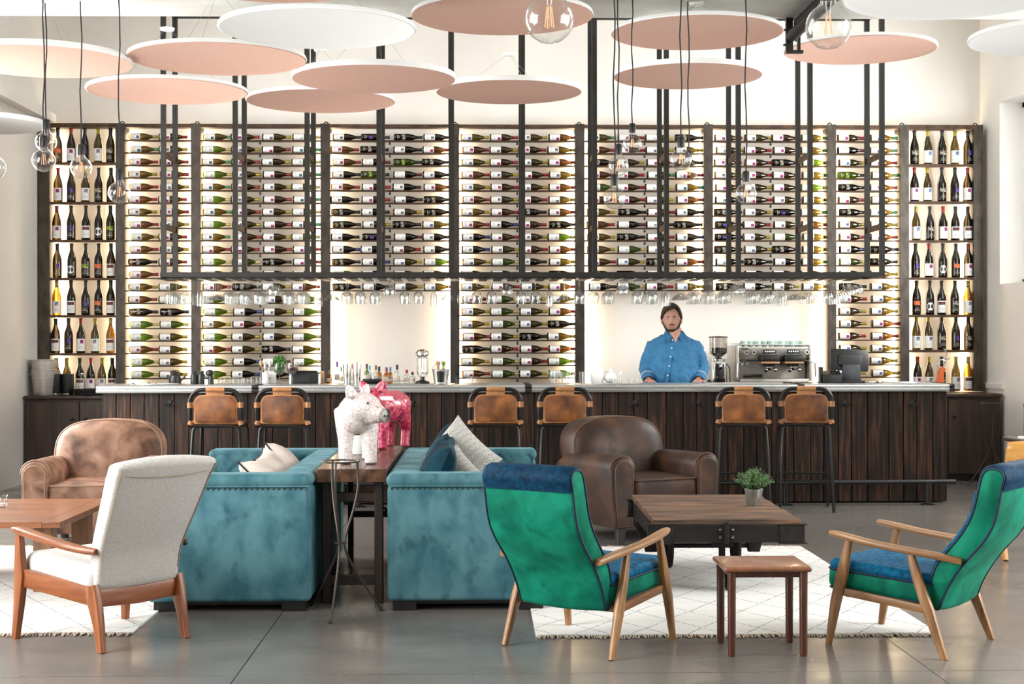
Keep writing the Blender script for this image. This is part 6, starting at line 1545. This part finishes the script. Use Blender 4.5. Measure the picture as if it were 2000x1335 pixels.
# ------------------------------------------------------------------ rugs
def rug_mat():
    m = pm('cream_wool_rug', L(226, 220, 214), .95, sheen=.3); nt = m.node_tree; N = nt.nodes; K = nt.links; B = N['Principled BSDF']
    tc = N.new('ShaderNodeTexCoord'); sp = N.new('ShaderNodeSeparateXYZ')
    nz = N.new('ShaderNodeTexNoise'); nz.inputs['Scale'].default_value = 9; K.new(tc.outputs['Object'], nz.inputs['Vector'])
    mixv = N.new('ShaderNodeVectorMath'); mixv.operation = 'SCALE'; mixv.inputs['Scale'].default_value = .018; K.new(nz.outputs['Color'], mixv.inputs[0])
    addv = N.new('ShaderNodeVectorMath'); addv.operation = 'ADD'; K.new(tc.outputs['Object'], addv.inputs[0]); K.new(mixv.outputs[0], addv.inputs[1]); K.new(addv.outputs[0], sp.inputs[0])
    def op(o, a, b=0.):
        n = N.new('ShaderNodeMath'); n.operation = o
        for i, v in enumerate((a, b)):
            if isinstance(v, (int, float)): n.inputs[i].default_value = v
            else: K.new(v, n.inputs[i])
        return n.outputs[0]
    x = op('MULTIPLY', sp.outputs[0], 1 / .27); y = op('MULTIPLY', sp.outputs[1], 1 / .44)
    def line(s, w): 
        f = op('ABSOLUTE', op('SUBTRACT', op('FRACT', s), .5)); return op('LESS_THAN', f, w)
    n2 = N.new('ShaderNodeTexNoise'); n2.inputs['Scale'].default_value = 95; n2.inputs['Detail'].default_value = 0; K.new(tc.outputs['Object'], n2.inputs['Vector'])
    dash = op('GREATER_THAN', n2.outputs['Fac'], .44)
    l1 = op('MULTIPLY', line(op('ADD', x, y), .019), dash); l2 = op('MULTIPLY', line(op('SUBTRACT', x, y), .019), dash)
    l3 = op('MULTIPLY', line(op('MULTIPLY', sp.outputs[1], 1 / .25), .016), .35)
    f = op('MAXIMUM', op('MAXIMUM', l1, l2), l3)
    mx = N.new('ShaderNodeMixRGB'); mx.inputs[1].default_value = L(228, 226, 223); mx.inputs[2].default_value = L(92, 97, 114); K.new(op('MULTIPLY', f, .85), mx.inputs[0]); K.new(mx.outputs[0], B.inputs['Base Color'])
    n3 = N.new('ShaderNodeTexNoise'); n3.inputs['Scale'].default_value = 130; K.new(tc.outputs['Object'], n3.inputs['Vector'])
    bp = N.new('ShaderNodeBump'); bp.inputs['Strength'].default_value = .5; bp.inputs['Distance'].default_value = .01; K.new(n3.outputs['Fac'], bp.inputs['Height']); K.new(bp.outputs[0], B.inputs['Normal'])
    return m
M['rug'] = rug_mat(); M['fringe'] = pm('wool_fringe', L(214, 202, 186), .95, col2=L(180, 164, 146), sc=60)
def rug(label, x0, x1, y0, y1, edges_):
    o = emp('rug', label, 'rug', ((x0 + x1) / 2, (y0 + y1) / 2, 0), 0, 'cream diamond rugs')
    nx, ny = 40, 50; q_ = random.Random(int(x0 * 10) + 50)
    wob = [q_.uniform(-.004, .004) for _ in range(99)]
    w, d = x1 - x0, y1 - y0
    mb = MB(); mb.grid(lambda u, v: (-w / 2 + w * u, -d / 2 + d * v + .006 * math.sin(u * 23), .008 + .001 * math.sin(u * 31 + v * 17)), nx, ny)
    for e0, e1 in (((0, 0), (1, 0)), ((1, 0), (1, 1)), ((1, 1), (0, 1)), ((0, 1), (0, 0))):
        mb.grid(lambda u, v: (-w / 2 + w * (e0[0] + (e1[0] - e0[0]) * u), -d / 2 + d * (e0[1] + (e1[1] - e0[1]) * u) + .006 * math.sin((e0[0] + (e1[0] - e0[0]) * u) * 23), .0008 + .0072 * v), 40, 1)
    mk('pile', mb, M['rug'], o)
    fm_ = MB()
    for sy_ in edges_:
        n = int(w / .0085)
        for q in range(n):
            x = -w / 2 + w * (q + .5) / n; y = sy_ * d / 2 + .006 * math.sin((x / w + .5) * 23); l = q_.uniform(.03, .062); dx = q_.uniform(-.018, .018)
            fm_.tube([(x, y - sy_ * .01, .007), (x + dx * .4, y + sy_ * l * .5, .006 + q_.uniform(0, .004)), (x + dx, y + sy_ * l, .004)], [.0035, .0032, .0022], 4)
    mk('fringe', fm_, M['fringe'], o, kind='stuff')
    return o
g0, g1 = PZ(1047, 1245), PZ(1832, 1238)
rug('cream rug with dark diamond lines under the cart table and green chairs', g0.x, g1.x, (g0.y + g1.y) / 2, PZ(1575, 1068).y, (-1, 1))
g0 = PZ(258, 1238)
rug('cream rug with faint diamond lines under the cream chair and left coffee table', XL + .35, g0.x, g0.y, PZ(30, 1068).y, (-1, 1))

# ------------------------------------------------------------------ dining corner at the right edge
pt = PY(1962, 852, 9.75); pt.x += .18
zt_d = PY(1980, 852, 10.3).z
dt = emp('dining_table', 'dining table with dark-edged top at the right picture edge', 'table', (pt.x + .42, 9.95, 0))
mk('tabletop', MB().rbox((0, 0, zt_d - .014), (.84, .72, .028), .012, 2), M['cab'], dt)
mk('pedestal', MB().lathe([(.03, .02), (.03, zt_d - .03)], 16), M['black'], dt)
mk('foot', MB().lathe([(.22, 0), (.22, .012), (.04, .025)], 28), M['black'], dt)
for q, (dx, dy) in enumerate(((-.34, .12), (-.27, .02))):
    mk('menu_card', MB().rbox((0, 0, .008), (.09, .06, .016), .002, 1), M['paper'], loc=(pt.x + .42 + dx, 9.95 + dy, zt_d + .0005), rot=(0, 0, .3 * q), label='small pale card block on the dining table, %s of two' % ('left', 'right')[q], cat='card', group='table cards')
M['ply'] = pm('yellow_birch_ply', L(212, 158, 84), .4, col2=L(196, 138, 66), sc=2, st=(3, 3, 10), coat=.2)
f_ = PZ(1947, 1094)
dc = emp('dining_chair', 'yellow bent plywood dining chair at the right edge behind the green chair', 'chair', (f_.x + .25, f_.y + .12, 0), 0)
zt_c = PY(1980, 858, f_.y).z
bb = MB(); bb.grid(lambda u, v: (-.21 + .42 * u, -.15 - .05 * (1 - (2 * u - 1) ** 2) - .05 * v, .46 + (zt_c - .46) * v - .012 * (2 * u - 1) ** 2 * v), 14, 6)
o = mk('backrest', bb, M['ply'], dc); o.modifiers.new('ply', 'SOLIDIFY').thickness = .014
mk('seat', MB().rbox((0, .06, .45), (.42, .42, .016), .007, 2), M['ply'], dc)
for sx_ in (-1, 1):
    mk('leg', MB().beam([(sx_ * .2, -.13, .0), (sx_ * .19, -.02, .25), (sx_ * .18, .05, .44)], (.03, .05), (0, 1, 0), .2), M['ply'], dc)
    mk('leg', MB().beam([(sx_ * .2, .28, .0), (sx_ * .19, .2, .25), (sx_ * .18, .1, .44)], (.03, .05), (0, 1, 0), .2), M['ply'], dc)
    mk('back_post', MB().beam([(sx_ * .195, .0, .45), (sx_ * .2, -.13, .5), (sx_ * .2, -.19, zt_c - .05)], (.022, .03), (0, 1, 0), .2), M['ply'], dc)
mk('vase', MB().lathe([(.001, .003), (.05, 0), (.055, .02), (.05, .2), (.056, .24), (.053, .24), (.047, .2), (.05, .02), (.001, .01)], 20, caps=False), M['glass'], loc=(pt.x + .13, 10.1, zt_d + .0005), label='tall clear glass vase on the dining table at the right edge', cat='vase')
